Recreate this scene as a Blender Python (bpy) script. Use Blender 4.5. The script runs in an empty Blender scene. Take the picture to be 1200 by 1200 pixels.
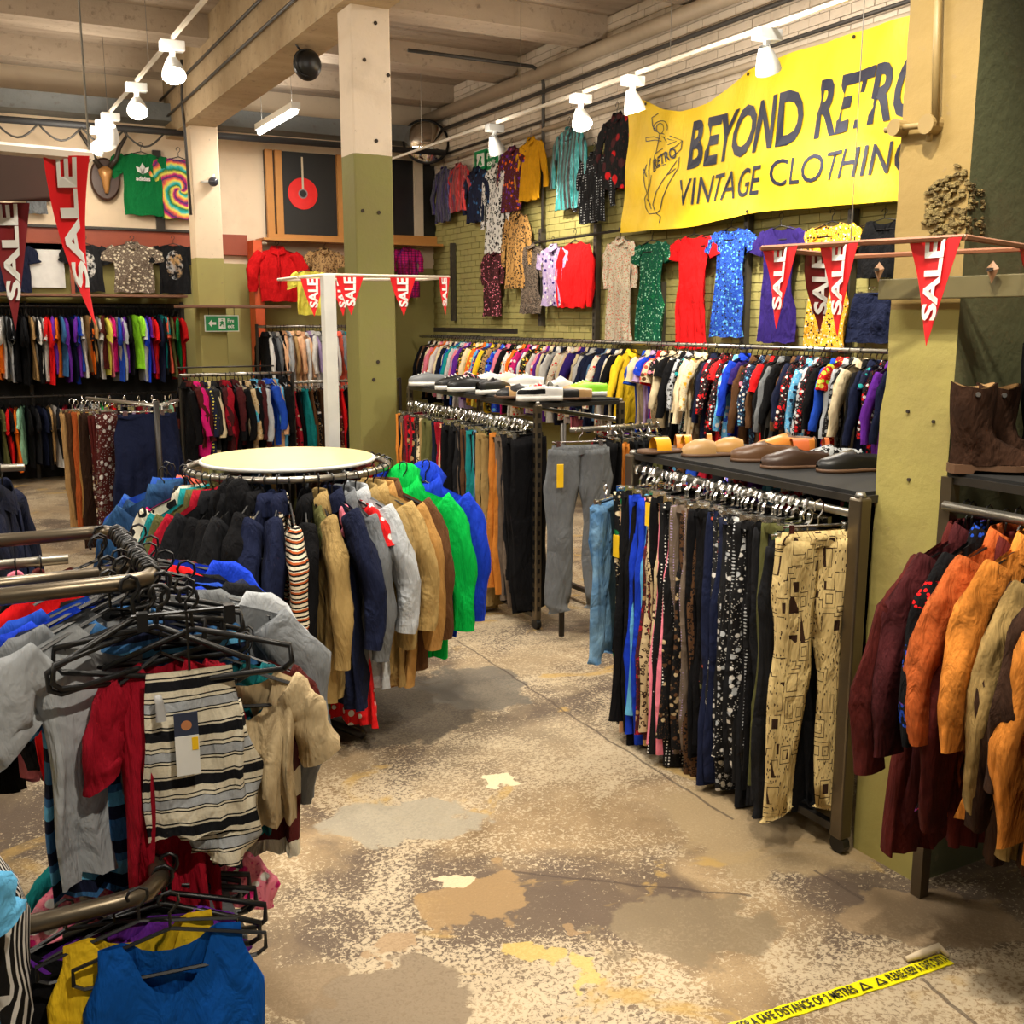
import bpy, math, random
from math import sin, cos, pi, radians as R
from mathutils import Vector, Matrix
random.seed(7)
sc = bpy.context.scene
col = sc.collection
# ------------------------------------------------------------------ camera, light, exposure
F = 1225.0; PITCH = math.atan(225 / 1225.0); HEAD = R(28.5); CH = 1.9
cd = bpy.data.cameras.new('camera'); cam = bpy.data.objects.new('camera', cd); col.objects.link(cam)
cam.location = (0, 0, CH); cam.rotation_euler = (pi / 2 - PITCH, 0, -HEAD)
cd.sensor_width = 36; cd.lens = 36 * F / 1200; cd.clip_start = .05
sc.camera = cam
sc.view_settings.view_transform = 'Standard'; sc.view_settings.look = 'None'
sc.view_settings.gamma = 1; sc.view_settings.use_curve_mapping = False
sc.view_settings.exposure = 0.0
w = bpy.data.worlds.new('world'); sc.world = w; w.use_nodes = True
w.node_tree.nodes['Background'].inputs[0].default_value = (1, .93, .82, 1)
w.node_tree.nodes['Background'].inputs[1].default_value = .15
sc.cycles.max_bounces = 5; sc.cycles.diffuse_bounces = 3; sc.cycles.glossy_bounces = 2
sc.cycles.transmission_bounces = 2; sc.cycles.sample_clamp_indirect = 4

def area(name, loc, sx, sy, e, c=(1, .92, .8), rot=(0, 0, 0)):
    l = bpy.data.lights.new(name, 'AREA'); l.shape = 'RECTANGLE'; l.size = sx; l.size_y = sy; l.energy = e; l.color = c
    o = bpy.data.objects.new(name, l); o.location = loc; o.rotation_euler = rot; col.objects.link(o); return o
def spot(name, loc, target, e, ang=70, c=(1, .9, .74), r=.05):
    l = bpy.data.lights.new(name, 'SPOT'); l.energy = e; l.spot_size = R(ang); l.spot_blend = .6; l.color = c; l.shadow_soft_size = r
    o = bpy.data.objects.new(name, l); o.location = loc
    o.rotation_euler = (Vector(target) - Vector(loc)).to_track_quat('-Z', 'Y').to_euler(); col.objects.link(o); return o
# one real fluorescent batten, then unseen ones added as fill (fittings further down)
TUBES = [(3.62, 12.3, 4.14), (1.0, 3.9, 4.42), (4.7, 5.6, 4.42), (-2.2, 2.4, 4.42), (-1.5, 7.0, 4.42), (-1.5, 11.0, 4.42)]
TUBE_E = [50, 85, 85, 80, 80, 80]
for p, e in zip(TUBES, TUBE_E):
    area('tube_or_fill_light', (p[0], p[1], p[2] - .06), .1, 1.4, e, (1, .96, .88))
    area('uplight_fill', (p[0], p[1], p[2] + .09), .1, 1.4, e * .55, (1, .96, .88), (pi, 0, 0))  # added upward fill that brightens the ceiling
# track spots
LHEADS = [((1.78, 8.75, 3.962), (1.5, 6.4, .6), 240), ((1.78, 10.4, 3.962), (1.2, 7.5, .8), 240),
          ((1.78, 12.0, 3.962), (1.7, 13.9, 2.3), 200), ((1.78, 12.45, 3.962), (2.6, 13.9, 2.4), 120),
          ((1.78, 12.9, 3.962), (.6, 13.9, 2.0), 120)]
RHEADS = [((5.2, 9.95, 3.822), (6.3, 10.6, 2.0), 220), ((5.2, 8.3, 3.822), (4.6, 6.2, 1.0), 240),
          ((5.2, 7.5, 3.822), (5.9, 7.4, 1.4), 220), ((5.2, 5.9, 3.822), (6.2, 6.4, 2.2), 260)]
for L in LHEADS + RHEADS:
    spot('track_or_fill_spot', (L[0][0], L[0][1], L[0][2] - .16), L[1], L[2], 85)
def glow(loc, e, c=(1, .9, .76)):      # point light added as fill to brighten the ceiling
    l = bpy.data.lights.new('ceiling_fill', 'POINT'); l.energy = e; l.color = c; l.shadow_soft_size = .09
    o = bpy.data.objects.new('ceiling_fill', l); o.location = loc; col.objects.link(o)
for L in LHEADS + RHEADS: glow((L[0][0] - .2, L[0][1] - .1, L[0][2] - .2), 20)
for y in (6.9, 4.9, 2.9): glow((1.6, y, 3.75), 20); glow((5.0, y - .9, 3.65), 24)  # more added fill, with no lamp built at these points
# unseen spots added as fill, nearer than the frame shows
for loc, tg, e, ang in [((1.7, 3.4, 3.95), (.5, 2.7, .8), 190, 60), ((1.7, 2.0, 3.95), (2.6, 3.0, .6), 330, 75),
                   ((1.7, 5.0, 3.95), (1.3, 4.6, 1.0), 170, 70), ((5.2, 3.6, 3.8), (3.0, 5.6, .8), 220, 70),
                   ((1.5, 1.2, 3.9), (2.6, 2.9, .6), 150, 60), ((1.7, 6.4, 3.95), (3.2, 6.2, .9), 240, 70),
                   ((1.0, .2, 3.9), (.5, 2.4, .6), 330, 50), ((1.9, .1, 3.9), (2.6, 1.9, .8), 130, 40)]:
    spot('track_or_fill_spot', loc, tg, e, ang)

# ------------------------------------------------------------------ reading positions: a pixel met with a real plane
FW = Vector((sin(HEAD) * cos(PITCH), cos(HEAD) * cos(PITCH), -sin(PITCH)))
RT = Vector((cos(HEAD), -sin(HEAD), 0)); UP = RT.cross(FW)
def ray(x, y): return FW + RT * ((x - 600) / F) + UP * ((600 - y) / F)
def onZ(x, y, h): r = ray(x, y); t = (h - CH) / r.z; return Vector((r.x * t, r.y * t, h))
def onX(x, y, c): r = ray(x, y); t = c / r.x; return Vector((c, r.y * t, CH + r.z * t))
def onY(x, y, c): r = ray(x, y); t = c / r.y; return Vector((r.x * t, c, CH + r.z * t))

# ------------------------------------------------------------------ materials
MATS = {}
class NT:
    def __init__(s, name):
        s.m = bpy.data.materials.new(name); s.m.use_nodes = True; s.t = s.m.node_tree; s.t.nodes.clear()
        s.out = s.n('ShaderNodeOutputMaterial'); s.b = s.n('ShaderNodeBsdfPrincipled'); s.l(s.b.outputs[0], s.out.inputs[0])
    def n(s, k, **kw):
        x = s.t.nodes.new(k)
        for a, v in kw.items():
            if a in x.inputs.keys(): x.inputs[a].default_value = v
            else: setattr(x, a, v)
        return x
    def l(s, a, b): s.t.links.new(a, b)
    def coord(s, k='Object', scale=(1, 1, 1), loc=(0, 0, 0)):
        c = s.n('ShaderNodeTexCoord'); mp = s.n('ShaderNodeMapping'); mp.inputs['Scale'].default_value = scale; mp.inputs['Location'].default_value = loc
        s.l(c.outputs[k], mp.inputs[0]); return mp.outputs[0]
    def pos(s):
        return s.n('ShaderNodeNewGeometry').outputs['Position']
    def noise(s, v, scale, detail=4, rough=.6, dist=0):
        x = s.n('ShaderNodeTexNoise'); x.inputs['Scale'].default_value = scale; x.inputs['Detail'].default_value = detail
        x.inputs['Roughness'].default_value = rough; x.inputs['Distortion'].default_value = dist
        s.l(v, x.inputs['Vector']); return x.outputs[0]
    def ramp(s, v, a, b, c0=(0, 0, 0, 1), c1=(1, 1, 1, 1)):
        x = s.n('ShaderNodeValToRGB'); x.color_ramp.elements[0].position = a; x.color_ramp.elements[1].position = b
        x.color_ramp.elements[0].color = c4(c0); x.color_ramp.elements[1].color = c4(c1); s.l(v, x.inputs[0]); return x.outputs[0]
    def mix(s, f, a, b, mode='MIX'):
        x = s.n('ShaderNodeMix'); x.data_type = 'RGBA'; x.blend_type = mode
        for v, i in ((f, 0), (a, 6), (b, 7)):
            if hasattr(v, 'links'): s.l(v, x.inputs[i])
            elif i == 0: x.inputs[0].default_value = v
            else: x.inputs[i].default_value = c4(v)
        return x.outputs[2]
    def math(s, op, a, b=0.0, c=None):
        x = s.n('ShaderNodeMath'); x.operation = op
        for v, i in ((a, 0), (b, 1), (c, 2)):
            if v is None: continue
            if hasattr(v, 'links'): s.l(v, x.inputs[i])
            else: x.inputs[i].default_value = v
        return x.outputs[0]
    def bump(s, h, st=.3, dist=.01):
        x = s.n('ShaderNodeBump'); x.inputs['Strength'].default_value = st; x.inputs['Distance'].default_value = dist
        s.l(h, x.inputs['Height']); s.l(x.outputs[0], s.b.inputs['Normal'])
    def sep(s, v):
        x = s.n('ShaderNodeSeparateXYZ'); s.l(v, x.inputs[0]); return x.outputs
    def vor(s, v, scale, feat='F1', dist='EUCLIDEAN'):
        x = s.n('ShaderNodeTexVoronoi'); x.feature = feat; x.distance = dist; x.inputs['Scale'].default_value = scale; s.l(v, x.inputs['Vector']); return x
    def base(s, v, rough=.8, metal=0, spec=None):
        if hasattr(v, 'links'): s.l(v, s.b.inputs['Base Color'])
        else: s.b.inputs['Base Color'].default_value = c4(v)
        s.b.inputs['Roughness'].default_value = rough; s.b.inputs['Metallic'].default_value = metal
        if spec is not None: s.b.inputs['Specular IOR Level'].default_value = spec
def c4(c): return (c[0], c[1], c[2], 1)
def simple(name, c, rough=.6, metal=0, var=.15, emit=None):
    if name in MATS: return MATS[name]
    t = NT(name)
    n = t.noise(t.coord(), 9, 3)
    t.base(t.mix(n, [x * (1 - var) for x in c], [min(1, x * (1 + var)) for x in c]), rough, metal)
    if emit: t.b.inputs['Emission Color'].default_value = c4(c); t.b.inputs['Emission Strength'].default_value = emit
    MATS[name] = t.m; return t.m

# palette: word -> linear colour
PAL = dict(black=(.0035, .0035, .0045), charcoal=(.012, .0125, .015), grey=(.16, .17, .18), silver=(.42, .44, .46), white=(.72, .7, .66),
    cream=(.72, .6, .38), ivory=(.75, .68, .52), navy=(.008, .012, .038), blue=(.012, .06, .42), royal=(.01, .05, .6), skyblue=(.12, .42, .7),
    denim=(.04, .14, .33), paledenim=(.2, .36, .52), teal=(.01, .26, .27), turquoise=(.03, .5, .5), green=(.005, .17, .045), bottle=(.0, .075, .04), emerald=(.0, .6, .08), lime=(.32, .8, .03),
    olive=(.11, .11, .035), yellow=(.85, .55, .02), mustard=(.75, .36, .01), lemon=(.85, .75, .1), orange=(.85, .16, .01), rust=(.5, .11, .025),
    ginger=(.66, .23, .035), red=(.68, .008, .01), crimson=(.35, .006, .02), maroon=(.085, .012, .01), wine=(.06, .01, .012), pink=(.8, .22, .3),
    magenta=(.6, .01, .16), coral=(.85, .14, .08), purple=(.12, .02, .3), lilac=(.42, .32, .55), violet=(.03, .015, .15), cobalt=(.003, .09, .42), brown=(.1, .045, .018), darkbrown=(.04, .018, .01),
    tan=(.42, .25, .1), khaki=(.4, .27, .1), beige=(.55, .42, .24), peach=(.8, .45, .25), taupe=(.16, .12, .09), mint=(.3, .6, .4), camel=(.45, .24, .07), camelight=(.66, .5, .22))

def cloth(pattern='plain', a='black', b='white', c='red', scale=1.0):
    key = ('cloth', pattern, a, b, c, scale) if pattern != 'plain' else ('plain',)
    if key in MATS: return MATS[key]
    t = NT('cloth_' + pattern)
    co = t.coord('Object')
    A, B, C = PAL.get(a, a), PAL.get(b, b), PAL.get(c, c)
    if pattern == 'plain':
        oi = t.n('ShaderNodeObjectInfo'); n = t.noise(co, 30, 3)
        x = t.mix(.35, oi.outputs['Color'], t.ramp(n, .25, .75, (.55, .55, .55), (1, 1, 1)), 'MULTIPLY')
        t.base(x, .88, 0, .15)
    elif pattern == 'floral':
        v = t.vor(co, 22 * scale); m = t.ramp(v.outputs['Distance'], .36, .44, (1, 1, 1), (0, 0, 0))
        hs = t.sep(v.outputs['Color'])
        fl = t.mix(t.ramp(hs[0], .48, .52), B, C)
        pres = t.math('GREATER_THAN', hs[1], .3); m2 = t.math('MULTIPLY', m, pres)
        x = t.mix(m2, A, fl)
        v2 = t.vor(co, 60 * scale); m3 = t.math('MULTIPLY', t.math('LESS_THAN', v2.outputs['Distance'], .25), t.math('SUBTRACT', 1.0, m2))
        x = t.mix(t.math('MULTIPLY', m3, .7), x, C); t.base(x, .8, 0, .25)
    elif pattern == 'animal':
        v = t.vor(co, 34 * scale); n = t.noise(co, 40 * scale, 2)
        d = t.math('ADD', v.outputs['Distance'], t.math('MULTIPLY', t.math('SUBTRACT', n, .5), .5))
        m = t.math('MULTIPLY', t.math('GREATER_THAN', d, .2), t.math('LESS_THAN', d, .42))
        t.base(t.mix(m, A, B), .8, 0, .25)
    elif pattern == 'dots':
        v = t.vor(co, 30 * scale); v.inputs['Randomness'].default_value = .1
        m = t.math('LESS_THAN', v.outputs['Distance'], .26); t.base(t.mix(m, A, B), .8, 0, .25)
    elif pattern == 'stripes':
        s = t.sep(co); n = t.noise(co, 5, 2)
        z = t.math('ADD', s[2], t.math('MULTIPLY', n, .015))
        f = t.math('FRACT', t.math('MULTIPLY', z, 22 * scale)); x = t.mix(t.math('GREATER_THAN', f, .62), A, B)
        f2 = t.math('LESS_THAN', t.math('FRACT', t.math('MULTIPLY', z, 11 * scale)), .2)
        x = t.mix(f2, x, C); t.base(x, .85, 0, .2)
    elif pattern == 'vstripes':
        s = t.sep(co); f = t.math('FRACT', t.math('MULTIPLY', t.math('ADD', s[0], s[1]), 45 * scale))
        t.base(t.mix(t.math('GREATER_THAN', f, .55), A, B), .7, 0, .3)
    elif pattern == 'woven':
        s = t.sep(co); n = t.noise(co, 7, 2)
        z = t.math('ADD', s[2], t.math('MULTIPLY', n, .012)); f = t.math('FRACT', t.math('MULTIPLY', z, 8.5 * scale))
        g = t.n('ShaderNodeValToRGB'); t.l(f, g.inputs[0]); cr = g.color_ramp; cr.interpolation = 'CONSTANT'
        st = [(0, 'charcoal'), (.2, 'ivory'), (.24, 'charcoal'), (.27, 'ivory'), (.5, 'black'), (.525, 'ivory'), (.56, 'black'), (.585, 'silver'), (.76, 'black'), (.785, 'ivory'), (.84, 'charcoal'), (.87, 'ivory')]
        cr.elements[0].color = c4(PAL['charcoal']); cr.elements[1].position = .95; cr.elements[1].color = c4(PAL['ivory'])
        for p_, k in st[1:]:
            e = cr.elements.new(p_); e.color = c4(PAL[k])
        fine = t.noise(t.coord('Object', (60, 60, 260)), 3, 2)
        t.base(t.mix(.35, g.outputs[0], t.ramp(fine, .3, .7, (.5, .5, .5), (1, 1, 1)), 'MULTIPLY'), .95, 0, .1)
    elif pattern == 'plaid':
        s = t.sep(co); x = A
        for ax, k in ((2, 18), (0, 18), (1, 18)):
            f = t.math('LESS_THAN', t.math('FRACT', t.math('MULTIPLY', s[ax], k * scale)), .35); x = t.mix(t.math('MULTIPLY', f, .6), x, B)
            f = t.math('LESS_THAN', t.math('FRACT', t.math('MULTIPLY', s[ax], k * scale)), .06); x = t.mix(t.math('MULTIPLY', f, .9), x, C)
        t.base(x, .85, 0, .2)
    elif pattern == 'tiedye':
        s = t.sep(co); r_ = t.math('SQRT', t.math('ADD', t.math('MULTIPLY', s[0], s[0]), t.math('POWER', t.math('ADD', s[2], .42), 2.0)))
        an = t.math('ARCTAN2', s[0], t.math('ADD', s[2], .42))
        n = t.noise(co, 14, 4)
        q = t.math('FRACT', t.math('ADD', t.math('ADD', t.math('MULTIPLY', r_, 5.5), t.math('MULTIPLY', an, .32)), t.math('MULTIPLY', n, .35)))
        g = t.n('ShaderNodeValToRGB'); t.l(q, g.inputs[0])
        cr = g.color_ramp; cols = ['magenta', 'lemon', 'green', 'turquoise', 'lemon', 'coral', 'violet']
        cr.elements[0].color = c4(PAL['magenta']); cr.elements[1].color = c4(PAL['magenta'])
        for i, k in enumerate(cols[1:]):
            e = cr.elements.new((i + 1) / 7); e.color = c4(PAL[k])
        t.base(g.outputs[0], .85)
    elif pattern == 'tribal':
        v = t.vor(t.coord('Object', (1, .6, .8)), 13 * scale, 'F1', 'CHEBYCHEV')
        rings = t.math('LESS_THAN', t.math('FRACT', t.math('MULTIPLY', v.outputs['Distance'], 4.5)), .2)
        sel = t.math('GREATER_THAN', t.sep(v.outputs['Color'])[0], .45)
        m = t.math('MULTIPLY', rings, sel)
        v2 = t.vor(t.coord('Object', (1, 1, .45)), 75 * scale); d2 = t.math('MULTIPLY', t.math('LESS_THAN', v2.outputs['Distance'], .27), t.math('SUBTRACT', 1.0, sel))
        mm = t.math('MAXIMUM', m, d2)
        t.base(t.mix(mm, A, B), .75, 0, .2)
    elif pattern == 'satin':
        t.base(A, .28, 0, .7); t.b.inputs['Sheen Weight'].default_value = .4
        s = t.sep(co)
        t.base(t.mix(t.math('GREATER_THAN', t.math('FRACT', t.math('MULTIPLY', s[0], 14)), .6), A, B), .3, .3)
    elif pattern == 'graphic':   # dark tee with one print on the chest
        s = t.sep(co); dx = t.math('MULTIPLY', s[0], 7.0); dz = t.math('MULTIPLY', t.math('ADD', s[2], .36), 4.2)
        r_ = t.math('SQRT', t.math('ADD', t.math('MULTIPLY', dx, dx), t.math('MULTIPLY', dz, dz)))
        n = t.noise(co, 20, 4); m = t.math('MULTIPLY', t.math('LESS_THAN', r_, .8), t.ramp(n, .42, .56))
        n2 = t.noise(co, 8, 2); t.base(t.mix(m, A, t.mix(t.ramp(n2, .4, .6), B, C)), .8, 0, .25)
    elif pattern == 'suede':
        n = t.noise(co, 7, 5); n2 = t.noise(co, 60, 2)
        x = t.mix(t.ramp(n, .3, .7), [k * .6 for k in A], [min(1, k * 1.35) for k in A]); x = t.mix(.3, x, t.ramp(n2, .3, .7, (.5, .5, .5)), 'MULTIPLY')
        t.base(x, .9, 0, .15)
    elif pattern == 'denim':
        n = t.noise(co, 5, 4); n2 = t.noise(t.coord('Object', (150, 150, 60)), 3, 2)
        x = t.mix(t.ramp(n, .35, .7), A, B); x = t.mix(.35, x, t.ramp(n2, .3, .7, (.5, .5, .5)), 'MULTIPLY'); t.base(x, .9, 0, .15)
    elif pattern == 'ethnic':
        s = t.sep(co); f = t.math('FRACT', t.math('MULTIPLY', s[2], 5)); v = t.vor(co, 60)
        bnd = t.math('MULTIPLY', t.math('GREATER_THAN', f, .6), t.math('LESS_THAN', v.outputs['Distance'], .42))
        n2 = t.noise(co, 4, 1); t.base(t.mix(bnd, A, t.mix(t.ramp(n2, .48, .52), B, C)), .9, 0, .15)
    wr = t.noise(t.coord('Object', (1, 1, .35)), 14, 4, .55, .6)
    wr2 = t.noise(t.coord('Object', (1, 1, .5)), 5, 3, .5, 1.2)
    t.bump(t.math('ADD', wr, t.math('MULTIPLY', wr2, 1.5)), .8, .035)
    MATS[key] = t.m; return t.m

# ------------------------------------------------------------------ mesh helpers
class MB:
    def __init__(s): s.v = []; s.f = []
    def add(s, vs, fs):
        k = len(s.v); s.v += [tuple(p) for p in vs]; s.f += [tuple(i + k for i in f) for f in fs]; return s
    def box(s, a, b):
        x0, y0, z0 = a; x1, y1, z1 = b
        return s.add([(x0, y0, z0), (x1, y0, z0), (x1, y1, z0), (x0, y1, z0), (x0, y0, z1), (x1, y0, z1), (x1, y1, z1), (x0, y1, z1)],
                     [(0, 3, 2, 1), (4, 5, 6, 7), (0, 1, 5, 4), (1, 2, 6, 5), (2, 3, 7, 6), (3, 0, 4, 7)])
    def rings(s, rs, cap0=True, cap1=True, closed=True):
        n = len(rs[0]); vs = [p for r in rs for p in r]; fs = []
        for i in range(len(rs) - 1):
            for j in range(n if closed else n - 1):
                k = (j + 1) % n; fs.append((i * n + j, i * n + k, (i + 1) * n + k, (i + 1) * n + j))
        if cap0: fs.append(tuple(range(n))[::-1])
        if cap1: fs.append(tuple((len(rs) - 1) * n + j for j in range(n)))
        return s.add(vs, fs)
    def tube(s, pts, r, n=6, cap=True):
        pts = [Vector(p) for p in pts]; rs = []; u = None
        for i, p in enumerate(pts):
            d = (pts[min(i + 1, len(pts) - 1)] - pts[max(i - 1, 0)])
            d = d.normalized() if d.length > 1e-9 else Vector((0, 0, 1))
            if u is None: u = d.cross(Vector((.123, .456, .88)))
            u = (u - d * u.dot(d)).normalized(); v = d.cross(u)
            rr = r[i] if isinstance(r, (list, tuple)) else r
            rs.append([p + u * (rr * cos(2 * pi * j / n)) + v * (rr * sin(2 * pi * j / n)) for j in range(n)])
        return s.rings(rs, cap, cap)
    def mesh(s, name, m=None, smooth=False):
        me = bpy.data.meshes.new(name); me.from_pydata(s.v, [], s.f); me.update()
        if smooth:
            me.polygons.foreach_set('use_smooth', [True] * len(me.polygons))
        me.materials.append(m); return me
LABELS = {}
def put(name, me, parent=None, loc=(0, 0, 0), rot=(0, 0, 0)):
    o = bpy.data.objects.new(name, me); col.objects.link(o); o.location = loc; o.rotation_euler = rot
    if parent is not None: o.parent = parent
    return o
def tag(o, label, cat, group=None):
    LABELS[label] = LABELS.get(label, 0) + 1
    o['label'] = label; o['category'] = cat
    if group: o['group'] = group
    return o
def thing(name, label, cat, loc=(0, 0, 0), rz=0, group=None):
    o = bpy.data.objects.new(name, None); col.objects.link(o); o.location = loc; o.rotation_euler = (0, 0, rz); o.empty_display_size = .1
    return tag(o, label, cat, group)
def part(name, mb, m, parent, smooth=False, loc=(0, 0, 0), rot=(0, 0, 0), label=None):
    o = put(name, mb.mesh(name, m, smooth), parent, loc, rot)
    if label: o['label'] = label
    return o
def struct(name, mb, m, smooth=False, parent=None):
    o = put(name, mb.mesh(name, m, smooth), parent)
    if parent is None: o['kind'] = 'structure'
    return o
def bevel(o, wd=.004, seg=2):
    b = o.modifiers.new('bevel', 'BEVEL'); b.width = wd; b.segments = seg; b.limit_method = 'ANGLE'; return o

# ------------------------------------------------------------------ the setting
XR = 6.3; YB = 13.95; ZC = 4.95
def floor_mat():
    t = NT('worn_concrete'); p = t.pos()
    big = t.noise(p, .55, 5, .6, .4); mid = t.noise(p, 2.6, 6, .65, .6); fine = t.noise(p, 68, 5, .7, .8); grit = t.noise(p, 130, 3, .7)
    base = t.mix(t.ramp(mid, .32, .68), (.17, .11, .055), (.38, .27, .15))
    base = t.mix(t.ramp(big, .42, .66), base, (.3, .24, .16))
    base = t.mix(t.math('MULTIPLY', t.ramp(grit, .5, .7), .35), base, (.1, .07, .04))
    # dark worn-off areas, then the pale flakes of old paint
    dk = t.ramp(t.noise(p, 1.1, 5, .6, .8), .45, .58)
    base = t.mix(t.math('MULTIPLY', dk, .85), base, (.085, .06, .045))
    dens = t.ramp(t.noise(p, 1.3, 5, .65, .8), .36, .6, (0, 0, 0), (.2, .2, .2))
    dv_ = t.math('SUBTRACT', .15, t.sep(dens)[0])
    fl2 = t.math('MULTIPLY', t.ramp(t.math('SUBTRACT', fine, dv_), .47, .53), .82)
    base = t.mix(fl2, base, t.mix(mid, (.4, .31, .19), (.6, .5, .35)))
    # ochre stains
    oc = t.math('MULTIPLY', t.ramp(t.noise(p, 2.1, 4, .6, 1), .6, .66), .75)
    base = t.mix(oc, base, (.42, .27, .08))
    # flat filler patches at the places the photograph shows them
    wrp = t.n('ShaderNodeVectorMath'); wrp.operation = 'MULTIPLY_ADD'
    nz = t.n('ShaderNodeTexNoise'); nz.inputs['Scale'].default_value = 6; nz.inputs['Detail'].default_value = 7; t.l(p, nz.inputs['Vector'])
    t.l(nz.outputs['Color'], wrp.inputs[0]); wrp.inputs[1].default_value = (.42, .42, 0); t.l(p, wrp.inputs[2])
    patch = [(565, 1055, 70, 34, 1.0, (.3, .19, .085)), (455, 1180, 110, 55, .9, (.19, .14, .09)), (530, 1028, 22, 12, .3, (.68, .52, .33)),
             (800, 1085, 105, 42, .8, (.2, .15, .09)), (455, 1108, 42, 18, .5, (.33, .22, .12)), (590, 917, 20, 8, .2, (.7, .62, .4)),
             (470, 965, 95, 26, .8, (.3, .265, .2)), (640, 1118, 34, 14, .4, (.5, .36, .11)), (680, 1083, 16, 9, .3, (.28, .18, .09)), (690, 1135, 18, 18, .3, (.52, .38, .12)),
             (470, 830, 90, 40, .8, (.08, .065, .05)), (560, 805, 60, 26, .8, (.13, .115, .095)), (900, 960, 120, 60, .8, (.33, .24, .13)), (1100, 1075, 110, 30, .6, (.26, .18, .1)),
             (330, 1150, 60, 30, .8, (.22, .155, .09))]
    for x, y, rx, ry, k, c in patch:
        q = onZ(x, y, 0); a = (onZ(x + rx, y, 0) - q).length; b = (onZ(x, y - ry, 0) - q).length
        mp = t.n('ShaderNodeMapping'); mp.vector_type = 'TEXTURE'
        mp.inputs['Location'].default_value = (q.x + .21, q.y + .21, 0); mp.inputs['Rotation'].default_value = (0, 0, -HEAD); mp.inputs['Scale'].default_value = (a, b, 1)
        t.l(wrp.outputs[0], mp.inputs[0])
        ln = t.n('ShaderNodeVectorMath'); ln.operation = 'LENGTH'; sx = t.sep(mp.outputs[0]); cx = t.n('ShaderNodeCombineXYZ')
        t.l(sx[0], cx.inputs[0]); t.l(sx[1], cx.inputs[1]); t.l(cx.outputs[0], ln.inputs[0])
        m = t.ramp(ln.outputs['Value'], .9, 1.0 if k < .9 else .96, (1, 1, 1), (0, 0, 0))
        base = t.mix(t.math('MULTIPLY', m, .85), base, t.mix(grit, [v * .75 for v in c], [v * 1.2 for v in c]))
    # seams and cracks
    for (x0, y0), (x1, y1) in [((535, 750), (860, 962)), ((1078, 1145), (1190, 1240)), ((955, 1020), (1010, 1055)), ((600, 1022), (880, 1050))]:
        a = onZ(x0, y0, 0); b = onZ(x1, y1, 0); d = (b - a); L = d.length; d.normalize()
        w2 = t.n('ShaderNodeVectorMath'); w2.operation = 'MULTIPLY_ADD'; t.l(nz.outputs['Color'], w2.inputs[0]); w2.inputs[1].default_value = (.05, .05, 0); t.l(p, w2.inputs[2])
        s = t.sep(w2.outputs[0])
        ux = t.math('SUBTRACT', s[0], a.x + .025); uy = t.math('SUBTRACT', s[1], a.y + .025)
        al = t.math('ADD', t.math('MULTIPLY', ux, d.x), t.math('MULTIPLY', uy, d.y)); pe = t.math('ABSOLUTE', t.math('SUBTRACT', t.math('MULTIPLY', ux, d.y), t.math('MULTIPLY', uy, d.x)))
        m = t.math('MULTIPLY', t.math('LESS_THAN', pe, .006), t.math('MULTIPLY', t.math('GREATER_THAN', al, 0), t.math('LESS_THAN', al, L)))
        base = t.mix(t.math('MULTIPLY', m, .7), base, (.06, .04, .03))
    t.base(base, .75, 0, .3)
    h = t.math('ADD', t.math('MULTIPLY', fine, .6), t.math('MULTIPLY', mid, 1.2)); t.bump(h, .5, .012)
    return t.m
def paint_mat(name, upper, lower, zline, bumpy=.25, dirt=.25, brick=False):
    t = NT(name); p = t.pos(); z = t.sep(p)[2]; n = t.noise(p, 3, 5); n2 = t.noise(p, 22, 5)
    zz = t.math('ADD', z, t.math('MULTIPLY', t.math('SUBTRACT', n, .5), .03))
    c = t.mix(t.math('GREATER_THAN', zz, zline), lower, upper)
    c = t.mix(t.math('MULTIPLY', t.ramp(n, .5, .72), dirt), c, (.2, .14, .08))
    c = t.mix(t.math('MULTIPLY', t.ramp(n2, .66, .74), .5), c, (.25, .18, .12))
    t.base(c, .7, 0, .3); t.bump(n2, bumpy, .012); return t.m
OLIVE = (.2, .185, .055); CREAM = (.66, .53, .36); PEACHY = (.78, .6, .42)
m_floor = floor_mat()
m_wallR = paint_mat('painted_brick', (.74, .64, .52), (.36, .32, .11), 3.72)
m_mort = paint_mat('brick_joint', (.64, .55, .44), (.31, .27, .09), 3.72)
m_wallB = paint_mat('back_wall_paint', (.78, .62, .44), (.36, .32, .11), 2.62, .1, .12)
m_colm = paint_mat('pillar_paint', (.68, .56, .43), OLIVE, 3.09)
m_pillar = paint_mat('near_pillar_paint', (.31, .215, .075), (.35, .3, .09), 1.93)
m_side = paint_mat('dark_green_paint', (.13, .14, .07), (.11, .115, .06), 1.62)
def conc(name, a, b):
    t = NT(name); p = t.pos(); n = t.noise(t.coord('Object', (.35, 2.2, 1)), 1.6, 6); n2 = t.noise(p, 14, 5)
    c = t.mix(t.ramp(n, .3, .7), a, b); c = t.mix(t.math('MULTIPLY', t.ramp(n2, .58, .72), .5), c, (.1, .075, .055)); t.base(c, .85, 0, .2); t.bump(n2, .4, .02); return t.m
m_ceil = conc('ceiling_concrete', (.28, .22, .165), (.46, .37, .28))
m_joist = conc('joist_concrete', (.34, .27, .2), (.52, .42, .32))
m_beam = conc('beam_concrete', (.4, .29, .17), (.52, .4, .25))
struct('floor', MB().box((-4, -3, -.1), (8.2, YB + .2, 0)), m_floor)
wr = struct('wall_right', MB().box((XR + .01, -3, 0), (XR + .3, YB + .2, ZC)), m_mort)
struct('wall_back', MB().box((-4, YB, 0), (XR + .01, YB + .2, ZC)), m_wallB)
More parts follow.
